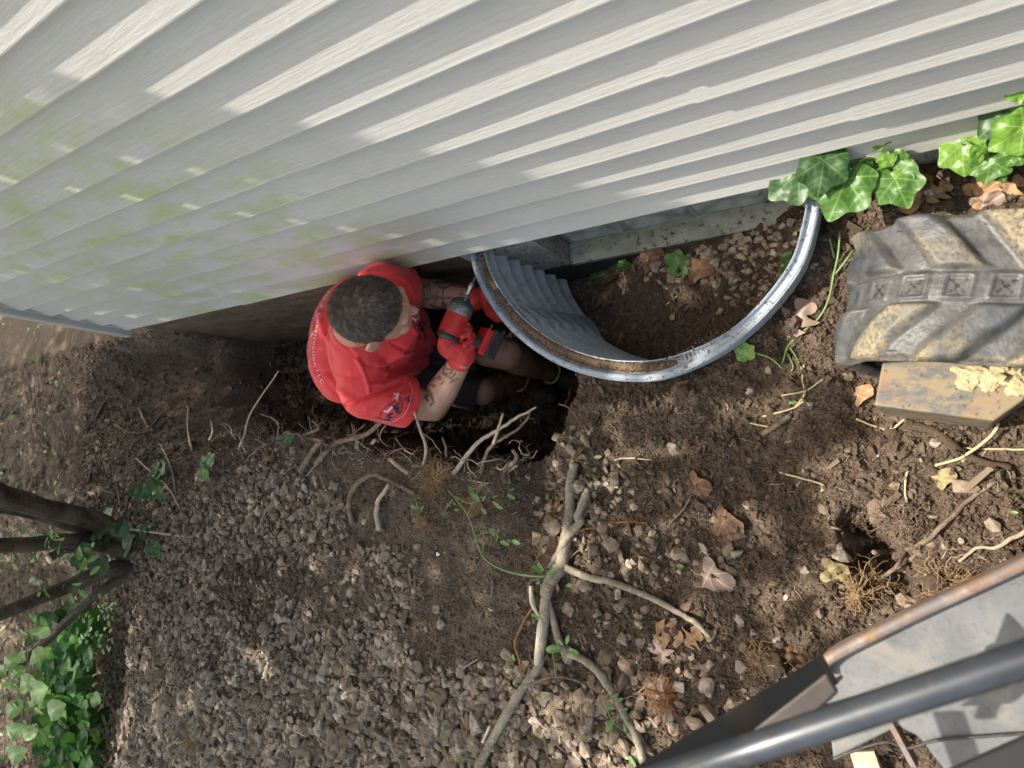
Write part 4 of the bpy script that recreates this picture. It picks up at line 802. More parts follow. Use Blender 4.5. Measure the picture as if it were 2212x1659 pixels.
# flat steel arm between the track and the deck
za = .105; q0 = [Wp(u, v, za) for u, v in ((1906,782),(1888,876),(2148,910),(2215,862),(2330,800),(2900,800),(2900,740))]
bm = bmesh.new(); vt = [bm.verts.new((p[0], p[1], za)) for p in q0]; f = bm.faces.new(vt)
r_ = bmesh.ops.extrude_face_region(bm, geom=[f]); bmesh.ops.translate(bm, verts=[g for g in r_['geom'] if isinstance(g, bmesh.types.BMVert)], vec=(0, 0, -.20)); bmesh.ops.recalc_face_normals(bm, faces=bm.faces)
me = bpy.data.meshes.new('blade_arm'); bm.to_mesh(me); bm.free(); me.materials.append(M['dusty_steel']); arm = bpy.data.objects.new('blade_arm', me); COL.objects.link(arm); arm.parent = ex; arm.matrix_parent_inverse = Matrix.Translation(-Vector(ex.location))
bv = arm.modifiers.new('b', 'BEVEL'); bv.width = .004; bv.segments = 3
def lump(u, v, z, r, mat, name, par):
    q = MB().ell(Wp(u, v, z), np.eye(3), (r, r * .8, r * .4), 24, 14); V = np.concatenate(q.V); c = V.mean(0); V = c + (V - c) * (1 + .35 * fbm(V[:, 0] * 50, V[:, 1] * 50, V[:, 2] * 50, 3))[:, None]
    return mesh_obj(name, V, q.F, mat, par)
simple('tan_clay', (.33, .27, .15), (.44, .37, .22), 60, .95, 200, .8, .003, spec=.2)
cl_ = [(2100,806,.022),(2085,826,.017),(2128,812,.018),(2160,812,.022),(2190,815,.02),(2140,832,.015),(2070,800,.010),(2205,835,.018)]
mb = MB()
for u, v, r in cl_:
    q = MB().ell(Wp(u, v, za + .001), np.eye(3), (r, r * .8, r * .35), 44, 24); V = np.concatenate(q.V); c = V.mean(0); V = c + (V - c) * (1 + .35 * fbm(V[:, 0] * 60, V[:, 1] * 60, V[:, 2] * 60, 3) + .22 * fbm(V[:, 0] * 240, V[:, 1] * 240, V[:, 2] * 240, 2))[:, None]; mb.add(V, q.F)
mb.build('clay_deposit', M['tan_clay'], arm)
pv, pf = ROCKS[3]; s3 = mesh_obj('stone', pv * .011, pf, M['tan_clay'], None, False); s3.location = Wp(2162, 815, za + .018); tag(s3, 'tan stone resting in the clay on the rusty steel arm beside the track', 'stone')
# deck plate with a rusty rolled lip
def prism(name, pts, z, th_, mat, par, bev=.003):
    bm = bmesh.new(); vt = [bm.verts.new((p[0], p[1], p[2] if z is None else z)) for p in pts]; f = bm.faces.new(vt)
    r_ = bmesh.ops.extrude_face_region(bm, geom=[f]); bmesh.ops.translate(bm, verts=[g for g in r_['geom'] if isinstance(g, bmesh.types.BMVert)], vec=(0, 0, -th_)); bmesh.ops.recalc_face_normals(bm, faces=bm.faces)
    me = bpy.data.meshes.new(name); bm.to_mesh(me); bm.free(); me.materials.append(mat); o = bpy.data.objects.new(name, me); COL.objects.link(o); o.parent = par
    if par.type == 'EMPTY': o.matrix_parent_inverse = Matrix.Translation(-Vector(par.location))
    b_ = o.modifiers.new('b', 'BEVEL'); b_.width = bev; b_.segments = 2; return o
zd = .34; zf = .315
cut = lambda pts, z: [Wp(u, v, z) for u, v in pts]
deck = prism('blade_deck', cut([(1775,1448),(1830,1405),(2260,1208),(2400,1160),(2420,1800),(2130,1780),(1985,1592),(1940,1570),(1880,1600),(1800,1640),(1790,1560)], zf), None, .008, M['grey_steel'], ex)
lipP = [Wp(u, v, zd) for u, v in ((1764,1462),(1762,1440),(1772,1424),(1800,1403),(1860,1372),(1960,1322),(2060,1275),(2160,1228),(2260,1180),(2380,1125))]
lp = cat_spline(lipP, 8); T = np.gradient(lp, axis=0); T /= np.linalg.norm(T, axis=1)[:, None]; Nl = np.cross(T, [0, 0, 1.0]); Nl = Nl if (Nl[20] @ [1, -1, 0]) > 0 else -Nl
prof2 = [(-.0, -.05), (-.001, -.006), (.002, .0), (.012, .001), (.0155, -.003), (.016, -.03)]
V = np.array([[lp[i] + Nl[i] * a + np.array([0, 0, b_]) for a, b_ in prof2] for i in range(len(lp))]); m_ = len(prof2); idx = np.arange(V.shape[0] * m_).reshape(-1, m_)
Fq = np.stack([idx[:-1, :-1], idx[1:, :-1], idx[1:, 1:], idx[:-1, 1:]], -1).reshape(-1, 4)
mesh_obj('deck_lip', V.reshape(-1, 3), Fq, M['rusty_edge'], ex)
# front bar (dark folded angle) and guard tube nearer to the camera
a1 = Wp(1796, 1448, .60); a0 = a1 + (Wp(1400, 1690, .78) - a1) * 1.5
for nm, (o0, o1) in (('guard_angle', (0, 0)),):
    d_ = nrm(a1 - a0); up_ = np.array([0, 0, 1.]); sd_ = nrm(np.cross(d_, up_)); 
    mb = MB(); pr3 = [(-.018, -.004), (-.016, .001), (.010, .006), (.014, .004), (.016, -.030), (.012, -.032), (.010, .0), (-.016, -.006)]
    V = []
    for p in (a0, a1): V += [p + sd_ * a + up_ * b_ for a, b_ in pr3]
    k8 = len(pr3); mb.add(V, [(i, (i + 1) % k8, k8 + (i + 1) % k8, k8 + i) for i in range(k8)] + [tuple(range(k8))[::-1], tuple(range(k8, 2 * k8))]); o = mb.build(nm, M['black_paint'], ex, False); b_ = o.modifiers.new('b', 'BEVEL'); b_.width = .003; b_.segments = 3
t0, t1 = Wp(1210, 1754, .86), Wp(2330, 1385, .86); t1 = t0 + (t1 - t0) * 1.9
MB().tube([t0 + (t1 - t0) * t for t in (0, .3, .7, 1)], [.0122] * 4, 32).build('guard_tube', M['tube_paint'], ex)
prism('web_plate', [Wp(u, v, .72) for u, v in ((1440,1720),(1786,1452),(1812,1496),(1700,1600),(1560,1720))], None, .006, M['black_paint'], ex)
MB().tube([Wp(1745, 1535, .60), Wp(1760, 1538, .30)], [.006, .006], 12).build('stay_rod', M['black_paint'], ex)
MB().ell(Wp(1748, 1514, .60), np.eye(3), (.014, .010, .006), 20, 10).build('lug_bolt', M['rusty_edge'], ex)
z1, z2 = Wp(2050, 1735, .70), Wp(2320, 1620, .70); d_ = nrm(z2 - z1)
MB().obox((z1 + z2) / 2, d_ * np.linalg.norm(z2 - z1) / 2, nrm(np.cross(d_, [0, 0, 1])) * .022, np.array([0, 0, .006])).build('foot_bar', M['black_paint'], ex, False)
cab = cat_spline([Wp(u, v, zf + .006) for u, v in ((1800,1640),(1850,1620),(1915,1603),(1960,1616),(2020,1600),(2110,1592),(2280,1580))], 8)
MB().tube(cab, .0022, 8).build('cable', M['tool_black'], ex)
MB().obox(Wp(1945, 1592, zf - .01), nrm(Wp(1960, 1625, .3) - Wp(1925, 1560, .3)) * .035, np.array([.004, 0, 0]), np.array([0, 0, .02])).build('rusty_bracket', M['rusty_edge'], ex, False)
wbk = Wp(1870, 1640, -.10); tag(MB().obox(wbk, np.array([.022, .006, 0]), np.array([-.005, .017, 0]), np.array([0, 0, .014])).build('wood_block', M['cut_wood'], None, False), 'small pale wood block on the gravel under the machine deck', 'block')
# the rest of the machine, right of and below the picture, that the rails and the deck are fixed to
b_ = MB().box((.36, -1.62, -.02), (1.75, -.60, .62)).build('machine_body', M['grey_steel'], ex, False).modifiers.new('b', 'BEVEL'); b_.width = .05; b_.segments = 4
b_ = MB().box((.62, -1.55, .62), (1.70, -.66, 1.25)).build('engine_cover', M['tube_paint'], ex, False).modifiers.new('b', 'BEVEL'); b_.width = .09; b_.segments = 5
cA = Wp(1200, 1796, .82)
MB().tube([cA, cA + [.06, -.22, .0], [-.1, -1.50, .80], [.42, -1.50, .58]], [.016] * 4, 12).build('guard_beam', M['black_paint'], ex)
MB().box((.12, -1.30, .275), (.40, -.66, .306)).build('deck_support', M['black_paint'], ex, False)
# ---------------------------------------------------------------- plants, roots, leaves
def leaf_mesh(shape, n=72, rings=9):
    if shape == 'oak':
        V, F, ve = [], [], []; nx, nw = 56, 10
        for i in range(nx + 1):
            t = i / nx; env = math.sin(math.pi * min(1, t * .98 + .02)) ** .55 * (.30 + .35 * t if t < .75 else .56 - 1.5 * (t - .75)); lb = abs(math.cos(math.pi * 3.3 * t + .4)) ** 1.6; wd = max(.012, env * (.30 + .85 * lb)) if t > .1 else .012
            for j in range(nw + 1):
                s_ = j / nw * 2 - 1; V.append((t * 1.25 - .62 - .10 * abs(s_) * wd * 4 * (1 - lb) + .10 * abs(s_) * lb, s_ * wd, 0)); ve.append(.8 if abs(s_) < .05 else .0)
        for i in range(nx):
            for j in range(nw): a = i * (nw + 1) + j; F.append((a, a + nw + 1, a + nw + 2, a + 1))
        return np.array(V), F, np.array(ve), None
    th = np.linspace(-np.pi, np.pi, n, endpoint=False)
    if shape == 'ivy':
        ca = [0, .16, .46, .80, .95, 1.28, 1.75, 2.0, 2.45, 2.85, 3.15]; cr_ = [1.0, .86, .70, .80, .82, .60, .60, .62, .48, .40, .14]; R_ = np.interp(np.abs(th), ca, cr_) * (1 + .02 * np.sin(th * 13)); va = [0, .92, -.92, 1.95, -1.95]
        
        for _ in range(max(1, n // 30)): R_ = R_ * .5 + np.roll(R_, 1) * .25 + np.roll(R_, -1) * .25
    elif shape == 'broad':
        R_ = np.clip(.62 + .38 * np.cos(th) ** 3 + .12 * np.cos(3 * th), .2, 1.0); R_ *= 1 - .6 * sm(2.6, 3.1, np.abs(th)); va = [0, .7, -.7, 1.5, -1.5]
    elif shape == 'oak_':
        R_ = np.clip(.50 + .10 * np.cos(th), 0, 1); va = [0, .62, -.62, 1.2, -1.2, 2.2, -2.2]
        for a in va: R_ = np.maximum(R_, (1.0 if a == 0 else .86 if abs(a) < 1 else .66) * np.exp(-np.abs((th - a) / .17) ** 2))
        R_ = np.minimum(R_, 1) * np.where(np.abs(th) < 2.8, 1, .6) - .20 * np.exp(-((np.abs(th) - .32) / .13) ** 2) - .22 * np.exp(-((np.abs(th) - .93) / .14) ** 2) - .18 * np.exp(-((np.abs(th) - 1.7) / .2) ** 2)
    else:
        R_ = .42 / np.sqrt((np.cos(th) * .42) ** 2 + (np.sin(th)) ** 2); R_ = R_ * (.86 + .14 * np.cos(th)); va = [0, np.pi]
    V = [(0, 0, 0)]; vein = [1.0]
    for i in range(1, rings + 1):
        t = i / rings
        for j in range(n):
            r = R_[j] * t; V.append((r * math.cos(th[j]), r * math.sin(th[j]), 0)); d = 9
            for a in va:
                da = abs((th[j] - a + np.pi) % (2 * np.pi) - np.pi)
                if da < 1.2: d = min(d, r * math.sin(da))
            if shape == 'ellip': d = abs(r * math.sin(th[j]))
            v_ = float(1 - sm(.006, .024, d)) * .9
            if shape == 'ivy' and n > 40:
                k_ = min(va, key=lambda a: abs((th[j] - a + np.pi) % (2 * np.pi) - np.pi)); da = abs((th[j] - k_ + np.pi) % (2 * np.pi) - np.pi); a_, b_ = r * math.cos(da), r * math.sin(da); f_ = abs(((a_ - .75 * b_ + .03 * math.sin(9 * b_)) / .17) % 1 - .5); v_ = max(v_, .42 * float(1 - sm(.04, .16, f_)) * (a_ > .1))
            vein.append(v_)
    F = [(0, 1 + j, 1 + (j + 1) % n) for j in range(n)]
    for i in range(rings - 1):
        for j in range(n): a = 1 + i * n; k = (j + 1) % n; F.append((a + j, a + n + j, a + n + k, a + k))
    return np.array(V), F, np.array(vein), th
LM = {k: leaf_mesh(k) for k in ('broad', 'oak')}; LM['ivy'] = leaf_mesh('ivy', 120, 24); LM['ellip'] = leaf_mesh('ellip', 20, 3); LM['ivy_s'] = (lambda a: (a[0], a[1], a[2] * .15, a[3]))(leaf_mesh('ivy', 30, 4))
def place_leaf(shape, base, tip, nrm_, mat, name=None, fold=.12, curl=.12, wave=.03, parent=None, width=1.0, sd_=0):
    """leaf from its stalk end to its tip"""
    V, F, vein, th = LM[shape]; ax = np.asarray(tip, float) - base; L_ = np.linalg.norm(ax); ax /= L_; nn = np.asarray(nrm_, float); nn = nrm(nn - ax * (nn @ ax)); sd2 = np.cross(nn, ax)
    if shape == 'oak': c = base + ax * L_ * .5; s = L_ * .85
    elif shape == 'ellip': c = base + ax * L_ * .5; s = L_ * .5
    else: c = np.asarray(base, float); s = L_
    x, y = V[:, 0], V[:, 1] * width; z = fold * np.abs(y) - curl * x * x * np.sign(1) + wave * np.sin(x * 7 + sd_) * np.cos(y * 8 + sd_ * 2) + wave * .8 * fbm(x * 3 + sd_, y * 3, sd_, 2)
    P_ = c + s * (x[:, None] * ax + y[:, None] * sd2 + z[:, None] * nn)
    if name is None: return P_, F, vein
    return mesh_obj(name, P_, F, M[mat], parent, True, {'vein': vein})
UP = np.array([0, 0, 1.0])
def W2(u, v, dz):              # point dz above the ground under that px
    g = GE(u, v); return Wp(u, v, g[2] + dz)
def multi(name, items, mat, parent):   # many small leaves as one part
    mb = MB(); vn = []
    for a in items: P_, F, ve = place_leaf(*a[:4], None, **(a[4] if len(a) > 4 else {})); mb.add(P_, F); vn.append(ve)
    return mesh_obj(name, np.concatenate(mb.V), mb.F, M[mat], parent, True, {'vein': np.concatenate(vn)})
# --- ivy sprig over the corner of the well
iv = empty('ivy_plant', 'glossy green ivy sprig lying over the corner of the window well', 'ivy', loc=tuple(G(1930, 350)))
cn_ = nrm(CAM - np.array([-.1, -.05, 0]))
IV1 = [((1726,374),(1654,434),.055,'ivy_dark',-.25),((1779,346),(1768,431),.115,'ivy_dark',.1),((1829,386),(1787,482),.07,'ivy_mid',.15),((1834,330),(1848,366),.065,'ivy_mid',0),((1905,300),(1867,297),.08,'ivy_bright',0),((1890,286),(1930,309),.10,'ivy_bright',.2),
 ((1936,293),(1972,303),.05,'ivy_dark',0),((1918,340),(1902,368),.07,'ivy_bright',.1),((1935,338),(1955,362),.06,'ivy_mid',0),((1868,350),(1872,376),.045,'bush_green',0),((1905,372),(1892,392),.05,'ivy_mid',0),((1860,322),(1822,322),.05,'ivy_dark',0),((1933,384),(1962,452),.05,'ivy_mid',.5),((1925,395),(1950,440),.045,'ivy_bright',.4),((1868,360),(1905,382),.035,'ivy_dark',0), ((1800,340),(1782,318),.05,'ivy_dark',0)]
for i, (bq, tq, z, mt, tl) in enumerate(IV1): 
    place_leaf('ivy', Wp(*bq, z - .03), Wp(*tq, z - .045 + .01 * tl), cn_ + np.array([.3 * math.sin(i * 2.1), .3 * math.cos(i * 1.7) - .25, 0]), mt, 'leaf', fold=.05, curl=.16, wave=.05, parent=iv, sd_=i)
for pl in ([(1930,350,.01),(1915,345,.05),(1870,340,.06),(1829,386,.06)],[(1915,345,.05),(1850,335,.06),(1779,346,.05)],[(1779,346,.05),(1750,360,.04),(1726,374,.03)],[(1940,360,.0),(1960,400,.03),(1975,380,.05),(1950,372,.04)]):
    MB().tube(cat_spline([Wp(u, v, z - .03) for u, v, z in pl], 6), .0018, 6).build('stem', M['green_stem'], iv)
# --- ivy at the right edge
iv = empty('ivy_plant', 'ivy with one big dark leaf at the right edge below the siding', 'ivy', loc=tuple(G(2150, 350)))
IV2 = [((2186,236),(2108,300),.10,'ivy_dark',1.15),((2212,275),(2132,330),.14,'ivy_bright',1),((2078,312),(2082,384),.03,'ivy_bright',1),((2140,346),(2128,402),.02,'ivy_mid',1.2),((2112,322),(2112,348),.06,'ivy_bright',1),((2200,186),(2203,228),.16,'ivy_bright',1),((2195,330),(2170,366),.04,'ivy_mid',1),((2225,310),(2230,350),.05,'ivy_mid',1),((2190,250),(2225,225),.08,'ivy_dark',1),((2155,366),(2170,396),.01,'ivy_mid',1),((2050,330),(2056,345),-.04,'bush_green',1)]
for i, (bq, tq, z, mt, wd_) in enumerate(IV2): place_leaf('ivy', Wp(*bq, z - .02), Wp(*tq, z - .035), cn_ + np.array([.3 * math.sin(i * 1.9), .25 * math.cos(i * 2.7), 0]), mt, 'leaf', fold=.06, curl=.16, wave=.05, parent=iv, sd_=i + 20, width=wd_)
for pl in ([(2205,170,.15),(2200,186,.14)],[(2078,312,.02),(2040,303,.0),(1985,299,-.02),(1965,300,-.03)],[(2112,322,.04),(2095,312,.03),(2078,300,.0)],[(2186,236,.08),(2212,225,.09)],[(2140,346,.0),(2120,300,-.05)]):
    MB().tube(cat_spline([Wp(u, v, z) for u, v, z in pl], 6), .0018, 6).build('stem', M['green_stem'], iv)
# --- vines and small sprigs
def vine(name, label, stems, leaves, mat='green_stem', r=.0024, cat='vine'):
    P0 = G(*stems[0][0][:2]); e = empty(name, label, cat, loc=tuple(P0))
    for st in stems: MB().tube(path(st, .008), r, 6).build('stem', M[mat], e)
    for i, (s_, bq, tq, up_, mt) in enumerate(leaves): place_leaf(s_, W2(*bq, up_), W2(*tq, up_), UP + .3 * rng.normal(size=3), mt, 'leaf', parent=e, sd_=i)
    return e
vine('vine', 'thin yellow green vine running between the rubber track and the window well', [[(1817,508,.02),(1814,552,.02),(1802,597),(1792,648),(1771,688),(1736,719),(1706,749,.012),(1691,789)], [(1845,545,.015),(1830,568,.02),(1806,594)], [(1795,520,.02),(1800,545),(1803,560)], [(1706,749),(1720,770),(1735,800)], [(1700,760),(1715,790),(1712,803)]], [])
vine('vine', 'small bright ivy leaf on a curling stalk below the window well rim', [[(1610,764,.02),(1640,766,.012),(1668,776),(1692,797)]], [('ivy', (1611,767), (1604,735), .03, 'ivy_bright'), ('ivy', (1608,770), (1611,782), .028, 'ivy_bright')])
def sprig(label, stem, lv, r=.0022, name='sprig'):
    e = empty(name, label, 'sprig', loc=tuple(G(*stem[0][:2]))); MB().tube(path(stem, .02), r, 6).build('stem', M['green_stem'], e)
    for i, (u, v, u2, v2) in enumerate(lv): place_leaf('ellip', W2(u, v, .022), W2(u2, v2, .026), UP + .35 * rng.normal(size=3), 'bush_green', 'leaf', parent=e, sd_=i, fold=.2, curl=.1)
sprig('pair of light green leaves standing in the soil left of the root tangle', [(900,1112),(903,1100)], [(903,1102,886,1092),(904,1104,899,1084),(905,1104,915,1094)])
sprig('small leafy sprig growing beside the orange root mat', [(968,1112),(975,1095),(990,1078)], [(975,1095,964,1088),(978,1092,990,1076),(972,1105,962,1112),(980,1100,990,1102)])
for (u, v, u2, v2, lb) in ((1700,872,1722,868,'green leaf on the soil below the vine'),(1142,1330,1176,1332,'single green leaf beside the stripped white bark'),(1280,988,1299,986,'dark green leaf on the soil above the branch stub'),(2180,1105,2200,1108,'yellow green leaf scrap near the right edge'),(1458,1222,1476,1224,'tiny green leaf scrap in the brown soil'),(728,1262,745,1256,'small dark green leaf in the upper gravel'),(953,1610,958,1575,'pointed green leaf on the gravel beside the lower branch'),(1218,1268,1236,1262,'green leaf beside the fork of the branch')):
    o = place_leaf('ellip', W2(u, v, .012), W2(u2, v2, .016), UP + .2 * rng.normal(size=3), 'bush_green', 'fallen_leaf', fold=.15); tag(o, lb, 'leaf')
# leaves fallen inside the well
WL = [('ivy',(1455,572),(1498,560),'bush_green','pale green ivy leaf lying on the well floor by the wall'),('broad',(1500,585),(1540,572),'oak_brown','curled brown leaf right of the pale green one in the well'),('broad',(1395,560),(1430,552),'oak_brown','long brown leaf against the wall in the well'),('oak',(1525,600),(1570,572),'oak_brown','crumpled red brown leaf on the gravel in the well'),
 ('oak',(1285,628),(1320,652),'oak_brown','torn orange brown leaf on the well floor beside the corrugated side'),('oak',(1330,745),(1345,720),'oak_brown','small brown leaf low on the well floor'),('ivy',(1338,572),(1362,582),'ivy_mid','small green sprout leaf at the left of the well floor'),('ellip',(1265,606),(1310,590),'ivy_dark','narrow dark green leaf at the foot of the well wall'),('ivy',(1690,575),(1706,540),'ivy_mid','green leaf behind the right side of the rim'),('broad',(1310,600),(1335,580),'oak_brown','brown leaf between the wall and the well floor soil'),('ivy',(1730,500),(1741,490),'ivy_mid','small green leaf high on the right inside the well')]
for i, (s_, bq, tq, mt, lb) in enumerate(WL): o = place_leaf(s_, W2(*bq, .008), W2(*tq, .014), UP + .35 * rng.normal(size=3), mt, 'fallen_leaf', fold=.15, curl=.2, wave=.07, sd_=i); tag(o, lb, 'leaf')
# dead leaves on the soil
DL_ = [('oak',(1700,735),(1745,650),'oak_pale','big tan oak leaf between the well rim and the vine'),('oak',(1680,745),(1665,722),'oak_brown','small brown leaf under the big tan oak leaf'),('oak',(1412,1345),(1470,1385),'oak_tan','large orange oak leaf right of the cut branch'),('oak',(1475,1395),(1510,1365),'oak_tan','orange oak leaf touching the larger one'),('oak',(1432,1440),(1425,1380),'oak_pale','pinkish oak leaf below the orange oak leaves'),
 ('broad',(1530,1240),(1580,1275),'oak_pale','pale curled dead leaf in the middle of the brown soil'),('broad',(1560,1128),(1600,1150),'oak_brown','dark brown curled leaf above the pale curled one'),('broad',(1500,1045),(1530,1060),'oak_brown','reddish leaf pressed in the soil'),('oak',(1192,1115),(1206,1080),'oak_brown','small oak leaf on the soil left of the branch stub'),('broad',(1195,1205),(1212,1165),'oak_brown','narrow brown leaf beside the fork of the branch'),('broad',(1790,1232),(1835,1240),'leaf_yellow','yellow shrivelled leaf above the small burrow'),
 ('broad',(1855,855),(1880,840),'oak_tan','orange leaf tip under the corner of the steel arm'),('oak',(1960,470),(2010,415),'oak_brown','brown leaf in the litter below the ivy'),('broad',(1945,420),(2000,360),'oak_tan','broad tan leaf under the ivy sprig'),('oak',(2000,440),(2050,395),'oak_tan','orange tan oak leaf right of the broad one'),('oak',(2040,355),(2075,330),'oak_brown','curled rust brown leaf near the siding'),('broad',(2110,420),(2160,390),'oak_tan','light brown leaf beside the pale stone'),('oak',(2150,430),(2210,385),'oak_tan','tan leaf at the right edge above the track'),('broad',(2120,445),(2165,425),'oak_pale','pale leaf touching the top of the track'),
 ('oak',(1672,610),(1700,590),'oak_brown','brown leaf outside the well rim'),('broad',(1640,660),(1668,640),'oak_brown','reddish leaf close against the well rim'),('broad',(2030,1035),(2060,1020),'leaf_yellow','yellowish leaf in the sunlit soil below the steel arm'),('broad',(1155,1450),(1185,1468),'oak_brown','brown leaf under the lower fork of the branch'),('broad',(1700,1405),(1735,1425),'oak_brown','brown leaf on the clod near the guard bar'),('oak',(1840,690),(1815,720),'oak_brown','small leaf between the vine and the track'),('broad',(1190,1240),(1198,1280),'oak_brown','brown leaf behind the green shoots'),('broad',(1010,1075),(1030,1110),'oak_brown','brown leaf on the trench edge'),('oak',(560,1000),(590,985),'oak_brown','brown leaf at the edge of the gravel bank'),('broad',(905,868),(930,860),'oak_brown','dark leaf in the pit')]
for i, (s_, bq, tq, mt, lb) in enumerate(DL_[:-1]): o = place_leaf(s_, W2(*bq, .008), W2(*tq, .018), UP + .4 * rng.normal(size=3), mt, 'dead_leaf', fold=.18, curl=.22, wave=.09, sd_=i * 3.1); tag(o, lb, 'leaf')
# --- cut branch
br = empty('cut_branch', 'cut shrub branch with forked grey limbs and green shoots lying across the soil', 'branch', loc=tuple(G(1215, 1240)))
def wob(Pt, a=.0012): return Pt + a * np.stack([vnoise(Pt[:, 0] * 90, Pt[:, 1] * 90, i * 7.0) for i in range(3)], 1)
LB = [([(1249,1001),(1239,1046),(1239,1108),(1228,1171),(1220,1220),(1195,1258),(1187,1291),(1183,1345),(1176,1407),(1172,1436),(1141,1477),(1100,1543),(1063,1610),(1044,1650),(1038,1690)], [.0085,.010,.0105,.0115,.013,.0125,.0105,.009,.0085,.0085,.0085,.009,.009,.0095,.0095]),
 ([(1284,1061,.045),(1263,1113,.035),(1265,1125,.03),(1237,1158,.028),(1216,1191,.022),(1193,1225,.012)], [.0065,.0075,.008,.007,.0068,.006]), ([(1226,1222),(1278,1245),(1319,1253),(1361,1268),(1423,1293),(1485,1328),(1510,1342),(1539,1373)], [.0075,.0065,.0065,.006,.0052,.005,.005,.0032]),
 ([(1189,1291),(1203,1336),(1216,1382),(1228,1402),(1270,1423),(1303,1452),(1332,1494),(1361,1547),(1386,1601),(1410,1690)], [.0075,.007,.007,.0075,.0075,.0075,.0075,.007,.007,.007]), ([(1361,1547),(1357,1560),(1361,1575)], [.004,.004,.003]), ([(1284,1061,.045),(1287,1056,.048)], [.006,.005])]
for pts, r in LB:
    Pt = wob(path(pts, .018, n=8)); rr_ = 1.42 * np.interp(np.linspace(0, 1, len(Pt)), np.linspace(0, 1, len(r)), r) * (1 + .12 * vnoise(Pt[:, 0] * 120, Pt[:, 1] * 120, 3)); MB().tube(Pt, rr_, 10).build('limb', M['bark'], br)
Pt = path([(1180,1330),(1181,1345),(1178,1375),(1174,1407),(1170,1430)], .027, n=6); MB().tube(Pt, np.interp(np.linspace(0, 1, len(Pt)), [0, .3, .8, 1], [.004, .0105, .011, .007]), 8).build('stripped_wood', M['bare_wood'], br)
Pt = path([(1160,1262,.03),(1162,1285,.032),(1165,1305,.03),(1176,1326,.028)], .03, n=6); MB().tube(Pt, np.interp(np.linspace(0, 1, len(Pt)), [0, .5, 1], [.006, .009, .003]), 6).build('bark_strip', M['bare_wood'], br)
MB().tube(path([(1056,1596),(1072,1560)], .028), .004, 6).build('stripped_wood', M['bare_wood'], br)
gs = [(1009,1057,.09),(1046,1109,.08),(1063,1167,.07),(1077,1204,.06),(1112,1229,.045),(1162,1241,.035),(1203,1241,.025)]
MB().tube(path(gs, n=8), [.0016 + .0016 * t for t in np.linspace(0, 1, 49)], 8).build('green_shoot', M['green_stem'], br)
for st in ([(1046,1109,.08),(1062,1075,.08),(1080,1048,.085),(1095,1062,.08)], [(1022,1070,.085),(1050,1085,.085),(1073,1080,.08)], [(1066,1165,.07),(1075,1148,.075),(1103,1148,.07),(1102,1165,.065)], [(1175,1245,.035),(1195,1280,.04)], [(1214,1460),(1205,1395)], [(1133,1490,.02),(1115,1440,.03),(1108,1410,.035)], [(1228,1402,.03),(1215,1400,.035)], [(1381,1590,.02),(1340,1550,.035),(1320,1510,.035)], [(1044,1640,.02),(1020,1630,.03),(990,1627,.035)]):
    MB().tube(path(st, .03), .0015, 6).build('twig', M['green_stem'], br)
LV = [(1012,1062,1035,1080,.09),(1025,1075,1014,1050,.09),(1040,1085,1048,1072,.085),(1038,1095,1050,1110,.08),(1060,1078,1075,1070,.08),(1060,1080,1085,1100,.08),(1095,1062,1112,1055,.085),(1092,1066,1112,1078,.08),(1070,1160,1057,1142,.07),(1072,1150,1080,1144,.07),(1076,1168,1100,1178,.068),(1094,1164,1105,1172,.066),(1102,1166,1123,1175,.066),(1175,1240,1148,1222,.04),(1176,1236,1160,1215,.045),(1178,1245,1200,1226,.045),(1170,1252,1158,1262,.04),(1180,1262,1172,1285,.04),(1216,1398,1178,1405,.035),(1222,1395,1228,1372,.04),(1225,1400,1250,1412,.038),(1215,1402,1222,1420,.034),(1218,1396,1205,1382,.036),(1322,1515,1312,1535,.035),(1325,1520,1345,1508,.035),(1330,1548,1308,1582,.03),(1345,1555,1362,1570,.03),(1338,1540,1356,1530,.035),(990,1628,982,1618,.035),(995,1630,985,1645,.035),(1108,1410,1110,1428,.03),(1356,1627,1375,1668,.02),(1320,1508,1336,1498,.035)]
for i, (u, v, u2, v2, z) in enumerate(LV): place_leaf('ellip', W2(u, v, z), W2(u2, v2, z + .004), UP + .4 * rng.normal(size=3), 'bush_green', 'leaf', parent=br, sd_=i, fold=.2)
